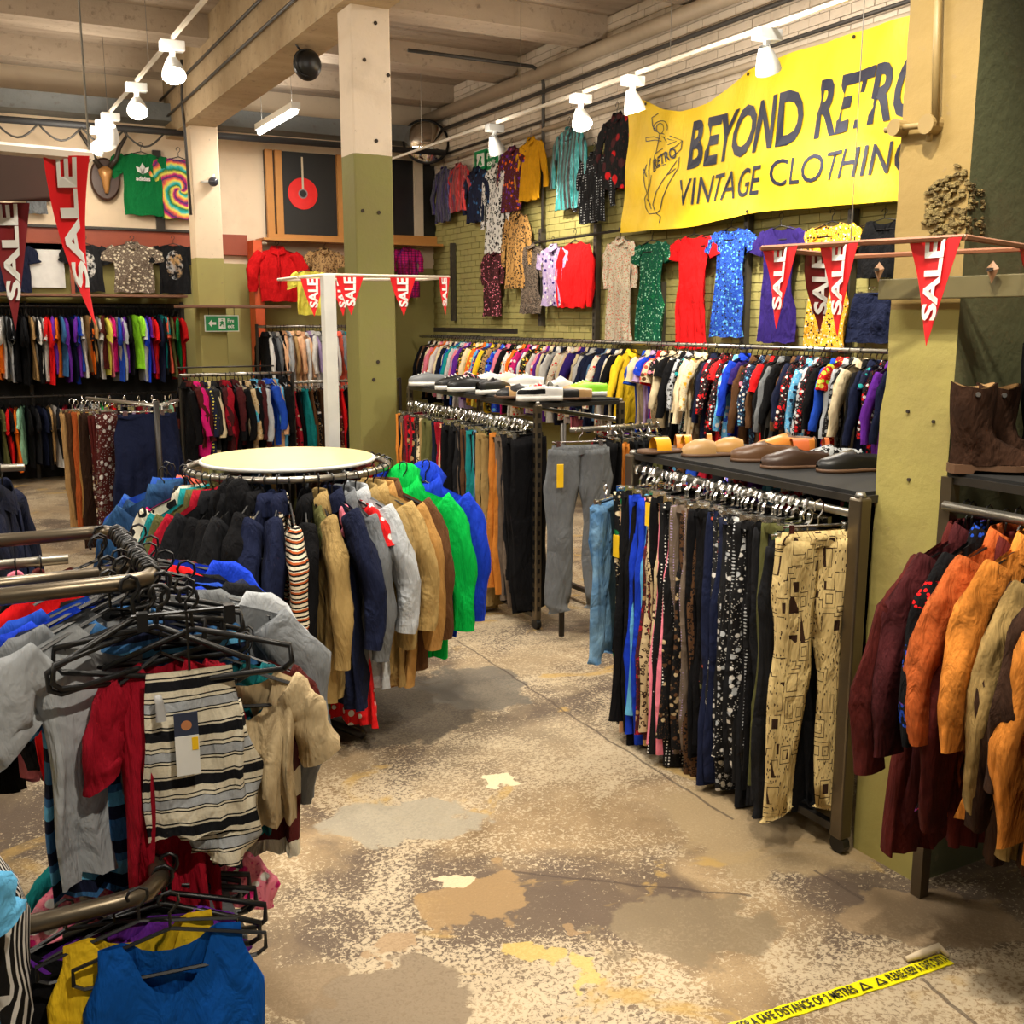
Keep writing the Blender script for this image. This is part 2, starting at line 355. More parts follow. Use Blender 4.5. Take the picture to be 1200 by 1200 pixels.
struct('wall_left', MB().box((-4.2, -3, 0), (-4, YB + .2, ZC)), m_wallB)
ce = struct('ceiling', MB().box((-4.2, -3, ZC), (XR + .3, YB + .2, ZC + .2)), m_ceil)
# painted bricks on the long wall: the nearest as parts, the rest joined
bm = bpy.data.meshes.new('brick'); 
bb = MB().box((-.012, -.1085, -.0348), (.0, .1085, .0348)); bm.from_pydata(bb.v, [], bb.f); bm.materials.append(m_wallR)
near = []; rest = MB(); row = 0; z = 1.5
while z < ZC - .05:
    y = 5.2 + (.112 if row % 2 else 0)
    while y < YB - .1:
        dx = random.uniform(-.003, .003)
        near.append((y + z * .01, (XR + .004 + dx, y, z)))
        y += .224
    z += .0755; row += 1
near.sort(key=lambda q: q[0] if 1.6 < q[1][2] < 2.9 else q[0] + 20)
for i, (_, p) in enumerate(near):
    if i < 300: put('brick', bm, wr, p)
    else: rest.box((p[0] - .012, p[1] - .1085, p[2] - .0348), (p[0], p[1] + .1085, p[2] + .0348))
st_ = part('brickwork', rest, m_wallR, wr); st_['kind'] = 'stuff'
# pillars and beam of the row, joists across
def pillar(name, x0, x1, y0, y1, m):
    b = struct(name, MB().box((x0, y0, 0), (x1, y1, ZC)), m); bevel(b, .012, 2); return b
pillar('pillar', 2.77, 3.07, 7.5, 7.78, m_colm)
pillar('pillar', 2.76, 3.08, 12.85, 13.15, m_wallB)
def big_pillar():
    m = MB(); n0 = 0
    # outline with an uneven left edge, subdivided in height
    rs = []
    random.seed(3)
    for i in range(60):
        z = ZC * i / 59; j = random.uniform(-.006, .006)
        e = .015 if z < 1.62 else 0
        rs.append([(2.79, 2.235, z), (3.42, 2.235, z), (3.42, 2.505 + e + j, z), (2.79 + j * .4, 2.505 + e + j, z)])
    m.rings(rs); return m
pb_ = struct('pillar', big_pillar(), m_pillar)
pb_.data.materials.append(m_side)
for f_ in pb_.data.polygons:
    if f_.normal.y < -.8: f_.material_index = 1
struct('beam', MB().box((2.70, -3, 4.1), (3.06, YB, ZC)), m_beam)
for i, y in enumerate([-1.4, .6, 2.4, 4.2, 6.0, 7.8, 9.55, 11.45, 13.2]):
    j = struct('ceiling_joist', MB().box((-4, y, 4.72), (XR, y + .42, ZC)), m_joist)
struct('wall_shelf_beam', MB().box((-4, 13.55, 4.25), (XR, YB, 4.45)), conc('grey_steel', (.12, .13, .13), (.22, .23, .23)))
# crumbling plaster hole in the near pillar: rough lumps in a recess
t = NT('broken_render'); n = t.noise(t.coord(), 30, 6); t.base(t.mix(t.ramp(n, .3, .7), (.09, .06, .022), (.32, .24, .085)), .95); t.bump(n, 1, .03); m_broken = t.m
hole = MB(); random.seed(12)
def blob(mb, c, r, n=7, k=4, sx=(1, 1, 1)):
    rs = []
    for i in range(k + 1):
        ph = pi * i / k
        rs.append([(c[0] + sx[0] * r * sin(ph) * cos(2 * pi * j / n) * random.uniform(.8, 1.2) + 0, c[1] + sx[1] * r * sin(ph) * sin(2 * pi * j / n) * random.uniform(.8, 1.2), c[2] + sx[2] * r * cos(ph)) for j in range(n)])
    mb.rings(rs, False, False)
for i in range(150):
    a = random.uniform(0, 2 * pi); q = math.sqrt(random.random()); y = 2.30 + .10 * q * cos(a); z = 2.245 + .115 * q * sin(a) * (1.1 if y < 2.3 else .8)
    if y > 2.235: blob(hole, (2.785, y, z), random.uniform(.006, .016), 6, 3, (.7, 1, .6))
for i in range(60):
    blob(hole, (2.795 + random.random() ** 2 * .07, 2.233, 2.235 + random.uniform(-.09, .08)), random.uniform(.006, .014), 6, 3, (1, .7, .6))
hb = part('broken_plaster', hole, m_broken, None, False); hb['kind'] = 'structure'
# pipe and junction boxes on the near pillar
m_pp = simple('painted_pipe', (.3, .21, .08), .5)
pp = thing('conduit', 'ochre painted conduit with two round junction boxes down the near pillar', 'pipe', (2.75, 2.43, 0))
def PL(x, y, c=2.765): return onX(x, y, c)
a0 = PL(1100, -40); a1 = PL(1096, 148)
part('pipe', MB().tube([a0 - pp.location, Vector((a0.x, a1.y, a1.z)) - pp.location], .012, 10), m_pp, pp, True)
b1 = PL(1090, 146); b2 = PL(1052, 150)
for q, r_ in ((b1, .03), (b2, .026)):
    c = q - pp.location; part('junction_box', MB().tube([(0.03, 0, 0), (-.02, 0, 0)], r_, 16), m_pp, pp, False, c)
part('pipe', MB().tube([b1 - pp.location, b2 - pp.location], .01, 8), m_pp, pp, True)
part('stub', MB().tube([b1 - pp.location, b1 - pp.location - Vector((0, 0, .05))], .01, 8), m_pp, pp, True)
part('stub', MB().tube([b2 - pp.location, b2 - pp.location + Vector((0, .05, 0))], .01, 8), m_pp, pp, True)
# bolts / drill holes on the pillars
hm = simple('drill_hole', (.03, .02, .012), .9)
for (x, y) in [(1064, 482), (1065, 562), (1055, 688), (1047, 761), (1035, 985), (1094, 494)]:
    q = onX(x, y, 2.788); h = part('bolt_hole', MB().tube([(-.004, 0, 0), (.004, 0, 0)], .006, 8), hm, None, False, q); h['kind'] = 'structure'
for (x, y) in [(440, 27), (427, 70), (441, 165), (425, 247), (444, 249), (443, 424), (438, 445), (455, 88)]:
    q = onY(x, y, 7.498); h = part('bolt_hole', MB().tube([(0, -.004, 0), (0, .004, 0)], .014, 8), hm, None, False, q); h['kind'] = 'structure'

# ------------------------------------------------------------------ pipes, tracks, lamps
m_pipe = simple('cream_pipe', (.5, .41, .3), .5); m_dkpipe = simple('dark_conduit', (.05, .045, .04), .5); m_steel = simple('steel', (.3, .29, .27), .35, .8)
m_blk = simple('black_plastic', (.004, .004, .0045), .4); m_white = simple('white_enamel', (.75, .75, .72), .4); m_chrome = simple('chrome', (.6, .6, .58), .22, 1)
def pipe(pts, r, m, label, n=10):
    o = part('pipe', MB().tube(pts, r, n), m, None, True); tag(o, label, 'pipe'); return o
pipe([(6.2, 1, 4.62), (6.2, YB, 4.62)], .075, m_pipe, 'thick cream pipe high along the brick wall under the ceiling')
pipe([(6.22, 1, 4.42), (6.22, YB, 4.42)], .022, m_dkpipe, 'thin dark pipe just below the thick cream wall pipe')
pipe([(6.25, 1, 4.02), (6.25, YB, 4.02)], .03, m_pipe, 'cream pipe behind the top of the yellow banner')
pipe([(6.25, 1, 4.12), (6.25, 10.2, 4.12), (6.25, YB, 4.1)], .016, m_dkpipe, 'thin dark conduit above the yellow banner')
q = onX(637, 60, 6.24); pipe([(4.6, q.y, 4.68), (6.1, q.y, 4.68), (6.22, q.y, 4.62), (6.24, q.y, 4.5), (6.24, q.y, 2.9)], .02, m_dkpipe, 'black conduit dropping down the brick wall from the ceiling')
pipe([(2.66, 1, 4.62), (2.66, YB, 4.55)], .014, m_dkpipe, 'upper black cable conduit along the ceiling beam')
pipe([(2.66, 1, 4.4), (2.66, YB, 4.3)], .014, m_dkpipe, 'lower black cable conduit along the ceiling beam')
pipe([(2.66, 12.6, 4.75), (2.66, 12.7, 4.3), (2.7, 12.82, 4.0), (2.72, 12.83, 3.1)], .016, m_dkpipe, 'black cable down the far pillar')
pipe([(-3, 13.3, 4.05), (6.2, 13.3, 4.1)], .04, simple('iron', (.03, .03, .032), .6), 'dark iron pipe across the far wall top')
for k in range(5):
    x0 = .3 + k * .45
    pts = [(x0 + .45 * i / 8, 13.28, 4.05 - .16 * sin(pi * i / 8)) for i in range(9)]
    pipe(pts, .012, m_dkpipe, 'looped black cable under the iron pipe, %s loop from the left end' % ['first', 'second', 'third', 'fourth', 'fifth'][k], 5)
def track(name, x, y0, y1, z, label):
    t = thing('light_track', label, 'light track', (x, y0, z))
    part('rail', MB().box((-.013, 0, -.013), (.013, y1 - y0, .013)), simple('cream_track', (.6, .54, .44), .4), t)
    for k in range(5):
        y = (y1 - y0) * (k + .5) / 5; part('hanger_wire', MB().tube([(0, y, 0), (0, y, ZC - z)], .003, 4), m_steel, t)
track('t', 1.78, 1.2, 13.4, 4.02, 'white lighting track over the centre aisle')
track('t', 5.2, 1.0, 13.0, 3.88, 'white lighting track running beside the brick wall')
m_bulb = NT('lamp_glow'); m_bulb.b.inputs['Emission Color'].default_value = (1, .88, .66, 1); m_bulb.b.inputs['Emission Strength'].default_value = 28; m_bulb.base((1, .9, .7), .4); m_bulb = m_bulb.m
def head(loc, target, label, lit=True, s=1.0, white=True):
    t = thing('track_lamp', label, 'spotlight', loc)
    mh = m_white if white else simple('grey_enamel', (.25, .25, .24), .5)
    bevel(part('adapter_box', MB().box((-.09 * s, -.05, -.03), (.09 * s, .05, .045)), mh, t), .006)
    part('arm', MB().box((-.02, -.015, -.12), (.02, .015, -.03)), mh, t)
    d = (Vector(target) - Vector(loc)).normalized(); c = Vector((0, 0, -.14)); u = d
    part('lamp_shade', MB().tube([c - u * .08, c - u * .02, c + u * .06, c + u * .1], [.035, .06, .085, .09], 14, False), mh, t, True)
    if lit: part('bulb', MB().tube([c - u * .01, c + u * .05, c + u * .105], [.02, .06, .075], 12), m_bulb, t, True)
lab = ['nearest lit lamp on the centre aisle track, hanging clear of the beam', 'brightest lamp midway along the centre aisle track', 'lit lamp on the centre track above the green t-shirt', 'lit lamp just right of the brightest lamp, by the far wall', 'last lamp on the centre aisle track above the antelope head']
for L, l in zip(LHEADS, lab): head(L[0], L[1], l)
lab = ['grey lamp on the wall track near the convex mirror', 'glowing lamp on the wall track above the yellow shirt and teal blouse', 'white boxy lamp at the left corner of the yellow banner', 'grey boxy lamp in front of the banner lettering']
for i, (L, l) in enumerate(zip(RHEADS, lab)): head(L[0], L[1], l, i == 1, 1.0 if i < 3 else 1.1, i in (1, 2))
m_tube = NT('tube_glow'); m_tube.b.inputs['Emission Color'].default_value = (1, .97, .9, 1); m_tube.b.inputs['Emission Strength'].default_value = 14; m_tube.base((1, 1, 1), .4); m_tube = m_tube.m
names = ['lit fluorescent tube batten hanging beyond the ceiling beam', 'added unseen fluorescent batten above the tiered rack, over the aisle', 'added unseen fluorescent batten between the beam and the banner', 'added unseen fluorescent batten over the near left aisle', 'added unseen fluorescent batten over the middle of the left aisle', 'added unseen fluorescent batten over the far left aisle']
for p, l in zip(TUBES, names):
    t = thing('tube_light_fitting', l, 'ceiling light', p)
    part('housing', MB().box((-.05, -.75, 0), (.05, .75, .07)), m_white, t)
    part('tube', MB().tube([(0, -.72, -.025), (0, .72, -.025)], .03, 10), m_tube, t, True)
    for y in (-.6, .6): part('suspension_wire', MB().tube([(0, y, .07), (0, y, ZC - p[2])], .003, 4), m_steel, t)
# speaker ball, convex mirror, dome camera
q = onX(360, 76, 2.86)
t = thing('ball_speaker', 'black ball speaker hanging from the beam beside the centre pillar', 'speaker', q)
s_ = MB()
s_.rings([[(.115 * sin(pi * i / 10) * cos(2 * pi * j / 20), .115 * sin(pi * i / 10) * sin(2 * pi * j / 20), .125 * cos(pi * i / 10)) for j in range(20)] for i in range(11)], False, False)
part('body', s_, m_blk, t, True); part('bracket', MB().tube([(-.05, 0, .1), (-.1, 0, .16), (0, 0, .2), (0, 0, 4.1 - q.z)], .012, 6), m_blk, t, True)
part('cone_rim', MB().tube([(.1 * cos(a) - .03, -.06, .1 * sin(a)) for a in [2 * pi * k / 16 for k in range(17)]], .008, 5), m_blk, t, True)
q = onX(499, 166, 6.0)
t = thing('convex_mirror', 'round convex security mirror in the corner of the brick wall', 'mirror', q, R(-18))
mm = NT('mirror'); mm.base((.85, .83, .78), .03, 1)
d = MB(); d.rings([[(.3 * sin(R(60) * i / 8) / sin(R(60)) * cos(2 * pi * j / 32), -.17 * (cos(R(60) * i / 8) - cos(R(60))) / (1 - cos(R(60))), .3 * sin(R(60) * i / 8) / sin(R(60)) * sin(2 * pi * j / 32)) for j in range(32)] for i in range(9)], False, False)
part('mirror_face', d, mm.m, t, True, rot=(R(-18), 0, 0)); part('rim', MB().tube([(.305 * cos(a), 0, .305 * sin(a)) for a in [2 * pi * k / 32 for k in range(33)]], .016, 6), m_blk, t, True, rot=(R(-18), 0, 0))
part('bracket', MB().tube([(0, .02, 0), (.1, .3, 0)], .02, 8), m_blk, t)
q = onY(250, 213, 12.78)
t = thing('dome_camera', 'small dark dome camera on the far pillar', 'camera', q)
part('mount', MB().tube([(-.12, .06, .0), (0, 0, 0), (0, 0, .08)], .018, 8), m_white, t, True)
d = MB(); d.rings([[(.06 * sin(pi * i / 8) * cos(2 * pi * j / 16), .06 * sin(pi * i / 8) * sin(2 * pi * j / 16), .055 * cos(pi * i / 8)) for j in range(16)] for i in range(9)], False, False)
part('dome', d, simple('dome_glass', (.05, .05, .06), .1), t, True)

# ------------------------------------------------------------------ lettering (flat print)
def text_mesh(s, size, bold=0.0, shear=0.0, space=1.0):
    c = bpy.data.curves.new('lettering', 'FONT'); c.body = s; c.size = size; c.offset = bold; c.shear = shear; c.space_character = space; c.resolution_u = 3
    c.align_x = 'CENTER'; c.align_y = 'CENTER'
    o = bpy.data.objects.new('lettering_tmp', c); col.objects.link(o)
    dg = bpy.context.evaluated_depsgraph_get(); dg.update(); me = bpy.data.meshes.new_from_object(o.evaluated_get(dg))
    bpy.data.objects.remove(o); bpy.data.curves.remove(c)
    vs = [tuple(v.co) for v in me.vertices]; fs = [tuple(p.vertices) for p in me.polygons]; bpy.data.meshes.remove(me); return vs, fs
def print_on(name, vf, fn, m, parent, label=None):
    vs, fs = vf; mb = MB(); mb.add([fn(v[0], v[1]) for v in vs], fs); return part(name, mb, m, parent, label=label)
def fit(vf, x0, x1, y0, y1):
    vs, fs = vf; xs = [v[0] for v in vs]; ys = [v[1] for v in vs]; a, b, c, d = min(xs), max(xs), min(ys), max(ys)
    return [(x0 + (v[0] - a) / (b - a) * (x1 - x0), y0 + (v[1] - c) / (d - c) * (y1 - y0)) for v in vs], fs
# ------------------------------------------------------------------ garments
def lerp_prof(prof, t):
    for (a, x), (b, y) in zip(prof, prof[1:]):
        if t <= b: return x + (y - x) * (t - a) / max(b - a, 1e-6)
    return prof[-1][1]
def body_mb(W, L, th, neck=.07, slope=.32, prof=((0, 1), (1, 1)), N=28, M=14, amp=.012, seed=1, scoop=.07, freq=4, z0=-.09, hem=0.0, strap=0.0):
    rnd = random.Random(seed); ph = [rnd.uniform(0, 6.28) for _ in range(6)]; k1 = rnd.uniform(.8, 1.25)
    mb = MB(); rs = []
    for i in range(M + 1):
        t = i / M; w_ = W * lerp_prof(prof, t); tt = th * min(1, .2 + 2.2 * t) * (1 + .25 * sin(3 * t + ph[0])); ring = []
        for j in range(N):
            a = 2 * pi * j / N; ca, sa = cos(a), sin(a)
            x = w_ * (abs(ca) ** .75) * (1 if ca >= 0 else -1)
            y = tt * (abs(sa) ** .8) * (1 if sa >= 0 else -1)
            ax = abs(x) if t > 0 else abs(x)
            zt = -slope * max(ax - neck, 0)
            if ax < neck: zt -= scoop * (1 - (ax / neck) ** 2) ** .6 * (1 if sa < 0 else .3)
            if strap and ax > neck + strap: zt -= (ax - neck - strap) * 3.2
            u = x / W
            g = min(1, t * 1.6)
            q1 = freq * k1 * u * 1.9 + ph[1] + .9 * sin(2.5 * t + ph[2]); q2 = freq * 1.45 * u * 2.4 + ph[3] + 2.2 * t
            y += amp * g * (1.25 * (1 - 2.0 * abs(sin(q1)) ** .8) + .7 * (1 - 2 * abs(sin(q2)))) + amp * .7 * sin(6 * t + 3 * u + ph[4]) * (1 if sa < 0 else .4)
            x += .006 * sin(9 * t + ph[4]) * g
            ring.append((x, y, z0 + zt * (1 - t) ** 1.3 - t * L + hem * abs(u) ** 2 * t + .008 * t * sin(7 * u + ph[5])))
        rs.append(ring)
    return mb.rings(rs, False, False)
def limb_mb(pts, r, flat=.6, N=10, seed=1, amp=.006):
    rnd = random.Random(seed); p1 = rnd.uniform(0, 6); p2 = rnd.uniform(0, 6); rs = []; n = len(pts)
    K = (n - 1) * (5 if N > 9 else 3)
    def P(u):
        s = u * (n - 1); i = min(int(s), n - 2); f = s - i; f2 = f * f * (3 - 2 * f) * .35 + f * .65
        return [pts[i][k] + (pts[i + 1][k] - pts[i][k]) * f2 for k in range(3)], r[i] + (r[i + 1] - r[i]) * f
    for k in range(K + 1):
        u = k / K; c, rr = P(u); a_, _ = P(max(0, u - .03)); b_, _ = P(min(1, u + .03))
        d = Vector((b_[0] - a_[0], b_[1] - a_[1], b_[2] - a_[2])).normalized(); e = Vector((0, 1, 0)); nx = d.cross(e).normalized(); e = nx.cross(d)
        ring = []
        for j in range(N):
            a = 2 * pi * j / N; q = rr * (1 + .12 * sin(3 * a + p1 + u * 5)) + amp * 1.5 * (1 - 2 * abs(sin(8 * u + p2 + a * (1 if (a < pi) else -1)))) * min(1, u * 4)
            ring.append(tuple(Vector(c) + nx * (q * cos(a)) + e * (q * flat * sin(a))))
        rs.append(ring)
    return MB().rings(rs, True, False)
def collar_mb(neck, h=.04, z0=-.09, N=14, lap=.05):
    rs = []
    for k, (dz, q) in enumerate(((-.01, 1.0), (h * .8, .92), (h, 1.0), (h * .2, 1.25), (-lap * .5, 1.45))):
        rs.append([(neck * q * cos(a), .035 * q * sin(a), z0 + dz - .045 * max(0, -sin(a)) ** 2) for a in [2 * pi * j / N for j in range(N)]])
    return MB().rings(rs, False, False)
def hanger_mb(W=.2, z0=-.085, slope=.32, r=.0045, n=5, bar=True):
    mb = MB(); hook = [(.0, 0, -.075), (0, 0, -.03)] + [(-.022 * cos(a) + .0, 0, .0 + .024 * sin(a)) for a in [pi * 1.5 + 0, pi * 1.25]][:0]
    hook = [(0, 0, -.08), (0, 0, -.035), (.016, 0, -.018)] + [(.022 * cos(R(d)), 0, .0 + .022 * sin(R(d))) for d in (-20, 30, 80, 130, 180, 215)]
    mb.tube(hook, r * .8, n)
    p = [(W, 0, z0 - slope * (W - .03)), (W * .5, 0, z0 - slope * .35 * W), (0, 0, z0 + .008), (-W * .5, 0, z0 - slope * .35 * W), (-W, 0, z0 - slope * (W - .03))]
    if bar: p = [(W * .9, 0, z0 - slope * W - .045), (W, 0, z0 - slope * W - .03)] + p + [(-W, 0, z0 - slope * W - .03), (-W * .9, 0, z0 - slope * W - .045), (W * .9, 0, z0 - slope * W - .045)]
    mb.tube(p, r * 1.15, n); return mb
def clip_hanger_mb(W=.13, n=5):
    mb = MB(); hook = [(0, 0, -.06), (0, 0, -.035), (.016, 0, -.018)] + [(.022 * cos(R(d)), 0, .022 * sin(R(d))) for d in (-20, 30, 80, 130, 180, 215)]
    mb.tube(hook, .0035, n); mb.tube([(-W, 0, -.06), (W, 0, -.06)], .0045, n)
    for s in (-1, 1): mb.box((s * W * .8 - .012, -.012, -.095), (s * W * .8 + .012, .012, -.052))
    return mb
M_CLOTH = cloth()
PROTO = {}
def proto(kind, v, lod):
    key = (kind, v, lod)
    if key in PROTO: return PROTO[key]
    s = v * 17 + hash_(kind); N, M, n = ((40, 24, 14), (24, 12, 9), (14, 6, 6))[lod]
    P = []
    def b(nm, mb, colr=1, m=None, sm=True): P.append((nm, mb.mesh(nm, m or M_CLOTH, sm), colr))
    def sl(pts, r, flat=.6):
        for sd in (1, -1):
            b('sleeve', limb_mb([(sd * x, y, z) for x, y, z in pts], r, flat, n, s + sd))
    jit = random.Random(s); d = lambda a: jit.uniform(-a, a)
    if kind in ('t_shirt', 'polo_shirt'):
        b('body', body_mb(.215, .66 + d(.04), .026, .075, prof=((0, 1), (.12, .98), (.3, .93), (1, .95 + d(.04))), N=N, M=M, seed=s, amp=.014))
        sl([(.17, 0, -.15), (.245, 0, -.2), (.27 + d(.02), 0, -.3), (.27 + d(.02), d(.02), -.345)], [.05, .072, .078, .085], .3)
        if kind == 'polo_shirt': b('collar', collar_mb(.075, .03))
    elif kind == 'sweatshirt':
        b('body', body_mb(.23, .62 + d(.03), .034, .075, prof=((0, 1), (.3, .95), (.92, .98), (1, .88)), N=N, M=M, seed=s, amp=.014))
        sl([(.19, 0, -.16), (.27, 0, -.28), (.29, d(.02), -.48), (.26, 0, -.68)], [.06, .075, .06, .04], .6)
    elif kind in ('shirt', 'blouse'):
        b('body', body_mb(.205, .7 + d(.06), .024, .06, prof=((0, 1), (.15, .97), (.3, .92), (1, 1 + d(.08))), N=N, M=M, seed=s, amp=.016))
        sl([(.165, 0, -.15), (.235, 0, -.26), (.29 + d(.02), d(.02), -.44), (.31 + d(.02), 0, -.62)], [.05, .06, .05, .04], .5)
        b('collar', collar_mb(.058, .032))
    elif kind == 'short_shirt':
        b('body', body_mb(.21, .7 + d(.05), .024, .06, prof=((0, 1), (.3, .93), (1, 1)), N=N, M=M, seed=s, amp=.015))
        sl([(.17, 0, -.15), (.245, 0, -.22), (.27, 0, -.34)], [.05, .072, .08], .42); b('collar', collar_mb(.058, .032))
    elif kind in ('jacket', 'hooded_jacket'):
        b('body', body_mb(.235, .72 + d(.06), .05, .075, prof=((0, 1), (.25, .98), (.8, 1), (1, .98)), N=N, M=M, seed=s, amp=.016))
        sl([(.19, 0, -.15), (.28, 0, -.28), (.33, d(.03), -.47), (.32, d(.02), -.7)], [.065, .085, .076, .054], .62)
        b('collar', collar_mb(.078, .05, lap=.08))
        if kind == 'hooded_jacket':
            m_ = MB(); blob(m_, (0, .05, -.1), .12, 12, 8, (.9, .55, .95)); b('hood', m_)
        b('placket', limb_mb([(0, -.052, -.16), (.0, -.066, -.4), (0, -.06, -.75)], [.014, .014, .014], .3, 6, s))
    elif kind == 'coat':
        b('body', body_mb(.24, 1.0 + d(.05), .055, .075, prof=((0, 1), (.2, .98), (.4, .94), (1, 1.12)), N=N, M=M, seed=s, amp=.02))
        sl([(.19, 0, -.15), (.29, 0, -.29), (.36, d(.03), -.5), (.37, d(.02), -.75)], [.065, .088, .078, .06], .6)
        b('collar', collar_mb(.078, .05, lap=.09))
    elif kind == 'dress':
        b('body', body_mb(.19, 1.0 + d(.05), .026, .075, prof=((0, 1), (.1, .93), (.3, .8), (.4, .76), (.7, .92), (1, 1.02)), N=N, M=M, seed=s, amp=.018, scoop=.1))
        sl([(.15, 0, -.14), (.215, 0, -.2), (.25, 0, -.3)], [.045, .065, .07], .42)
    elif kind == 'long_dress':
        b('body', body_mb(.19, 1.1 + d(.05), .026, .06, prof=((0, 1), (.1, .93), (.35, .85), (1, 1.1)), N=N, M=M, seed=s, amp=.018))
        sl([(.155, 0, -.14), (.21, 0, -.26), (.23, 0, -.44), (.22, 0, -.62)], [.045, .055, .045, .04], .45); b('collar', collar_mb(.058, .03))
    elif kind == 'tank_top':
        b('body', body_mb(.19, .62, .03, .085, prof=((0, .78), (.1, .8), (.24, 1), (1, 1.05)), N=N, M=M, seed=s, amp=.014, scoop=.16, slope=.15))
    elif kind == 'crop_knit':
        b('body', body_mb(.16, .4, .035, .09, prof=((0, 1), (.3, .95), (1, .9)), N=N, M=M, seed=s, amp=.02, scoop=.12))
        sl([(.13, 0, -.13), (.2, 0, -.2), (.24, 0, -.33)], [.05, .065, .07], .5)
    elif kind == 'trousers':
        for k in (0, 1):
            b('leg', limb_mb([(.0 + d(.01), k * .02 - .01, -.08), (0, k * .022 - .011, -.35), (d(.012), k * .024 - .012, -.7), (d(.02), k * .02 - .01, -1.06 + d(.05))], [.115, .125, .11, .1], .13, n + 4, s + k, .005))
        b('waistband', body_mb(.118, .035, .02, .2, 0, N=N, M=2, seed=s, amp=0, scoop=0, z0=-.07))
    elif kind == 'skirt':
        b('body', body_mb(.15, .85 + d(.1), .022, .3, 0, prof=((0, .8), (.2, .98), (1, 1.15)), N=N, M=M, seed=s, amp=.016, scoop=0, z0=-.08, freq=6))
        b('waistband', body_mb(.128, .035, .016, .3, 0, N=N, M=2, seed=s, amp=0, scoop=0, z0=-.075))
    elif kind == 'wide_trousers':      # front view, two legs
        for sd in (1, -1):
            b('leg', limb_mb([(sd * .083, 0, -.1), (sd * .094, 0, -.3), (sd * .112, .01 * sd, -.55), (sd * .125, 0, -.98 + d(.03)), (sd * .12, 0, -1.02)], [.098, .1, .084, .07, .068], .3, n + 6, s + sd, .008))
        b('waistband', body_mb(.17, .05, .03, .3, 0, prof=((0, .95), (1, 1.05)), N=N, M=3, seed=s, amp=.002, scoop=0, z0=-.075))
    if kind in ('trousers', 'skirt', 'wide_trousers'):
        P.append(('hanger', clip_hanger_mb(.16 if kind == 'wide_trousers' else .11).mesh('hanger', m_chrome), 0))
    else:
        P.append(('hanger', hanger_mb(.2 if kind != 'crop_knit' else .15).mesh('hanger', m_blk), 0))
    PROTO[key] = P; return P
def hash_(s): return sum(ord(c) * (i + 1) for i, c in enumerate(s)) % 997
NOUN = dict(t_shirt='t-shirt', polo_shirt='polo shirt', short_shirt='short-sleeved shirt', crop_knit='cropped knit', hooded_jacket='hooded jacket', long_dress='long dress', wide_trousers='trousers', tank_top='vest top')
CAT = dict(t_shirt='t-shirt', polo_shirt='shirt', short_shirt='shirt', hooded_jacket='jacket', long_dress='dress', wide_trousers='trousers', tank_top='vest', crop_knit='sweater')
def noun(k): return NOUN.get(k, k)
PNAME = dict(floral='floral', animal='animal print', dots='dotted', stripes='striped', vstripes='pinstriped', plaid='checked', tiedye='tie-dye', tribal='geometric print', satin='satin', graphic='printed', suede='suede', denim='denim', ethnic='patterned', woven='woven striped')
CNAME = dict(bottle='bottle green', cobalt='cobalt blue', camelight='cream', royal='bright blue', skyblue='light blue', paledenim='pale', denim='mid blue', ivory='ivory', wine='dark wine', ginger='ginger', darkbrown='dark brown', coral='coral red', camel='camel')
def parse(tok):
    """'black' or 'floral:black,red,white*1.2' -> pattern, a, b, c, scale"""
    if ':' not in tok: return ('plain', tok, 'white', 'red', 1.0)
    p, r_ = tok.split(':'); sc_ = 1.0
    if '*' in r_: r_, sc_ = r_.split('*'); sc_ = float(sc_)
    q = r_.split(',') + ['white', 'red']
    return (p, q[0], q[1], q[2] if len(r_.split(',')) > 2 else ('red' if len(r_.split(',')) < 3 else q[2]), sc_)
def describe(tok):
    p, a, b, c, s_ = parse(tok)
    if p == 'tiedye': return 'rainbow tie-dye'
    if p == 'denim': return 'pale denim' if 'pale' in a or 'pale' in b else 'blue denim'
    n = CNAME.get(a, a)
    if p in ('floral', 'dots', 'animal', 'stripes') : n += ' and ' + CNAME.get(b, b)
    return (n + ' ' + PNAME.get(p, '')).strip()
rg = random.Random(11)
FILL = 'black white navy grey red black cream royal maroon olive teal silver tan black purple orange'.split()
def dense(items, share, fill=FILL, sd=1):
    r = random.Random(sd); out = []
    for it in items:
        out.append(it)
        if r.random() < share: out.append(r.choice(fill))
    return out
def garment(kind, loc, rz, tok, label, group=None, lod=1, s=(1, 1, 1), tilt=0, v=None, hanger=True, only=None):
    p, a, b, c, sc_ = parse(tok); m = None if p == 'plain' else cloth(p, a, b, c, sc_)
    base = PAL[a]; q = rg.uniform(.8, 1.2); colr = (base[0] * q, base[1] * q, base[2] * q, 1)
    t = thing(kind, label, CAT.get(kind, kind), loc, rz, group); t.rotation_euler = (0, tilt, rz); t.scale = s
    for nm, me, isc in proto(kind, rg.randrange(4) if v is None else v, lod):
        if nm == 'hanger' and not hanger: continue
        o = bpy.data.objects.new(nm, me); col.objects.link(o); o.parent = t
        if isc:
            o.color = colr
            if m is not None: o.material_slots[0].link = 'OBJECT'; o.material_slots[0].material = m
    return t
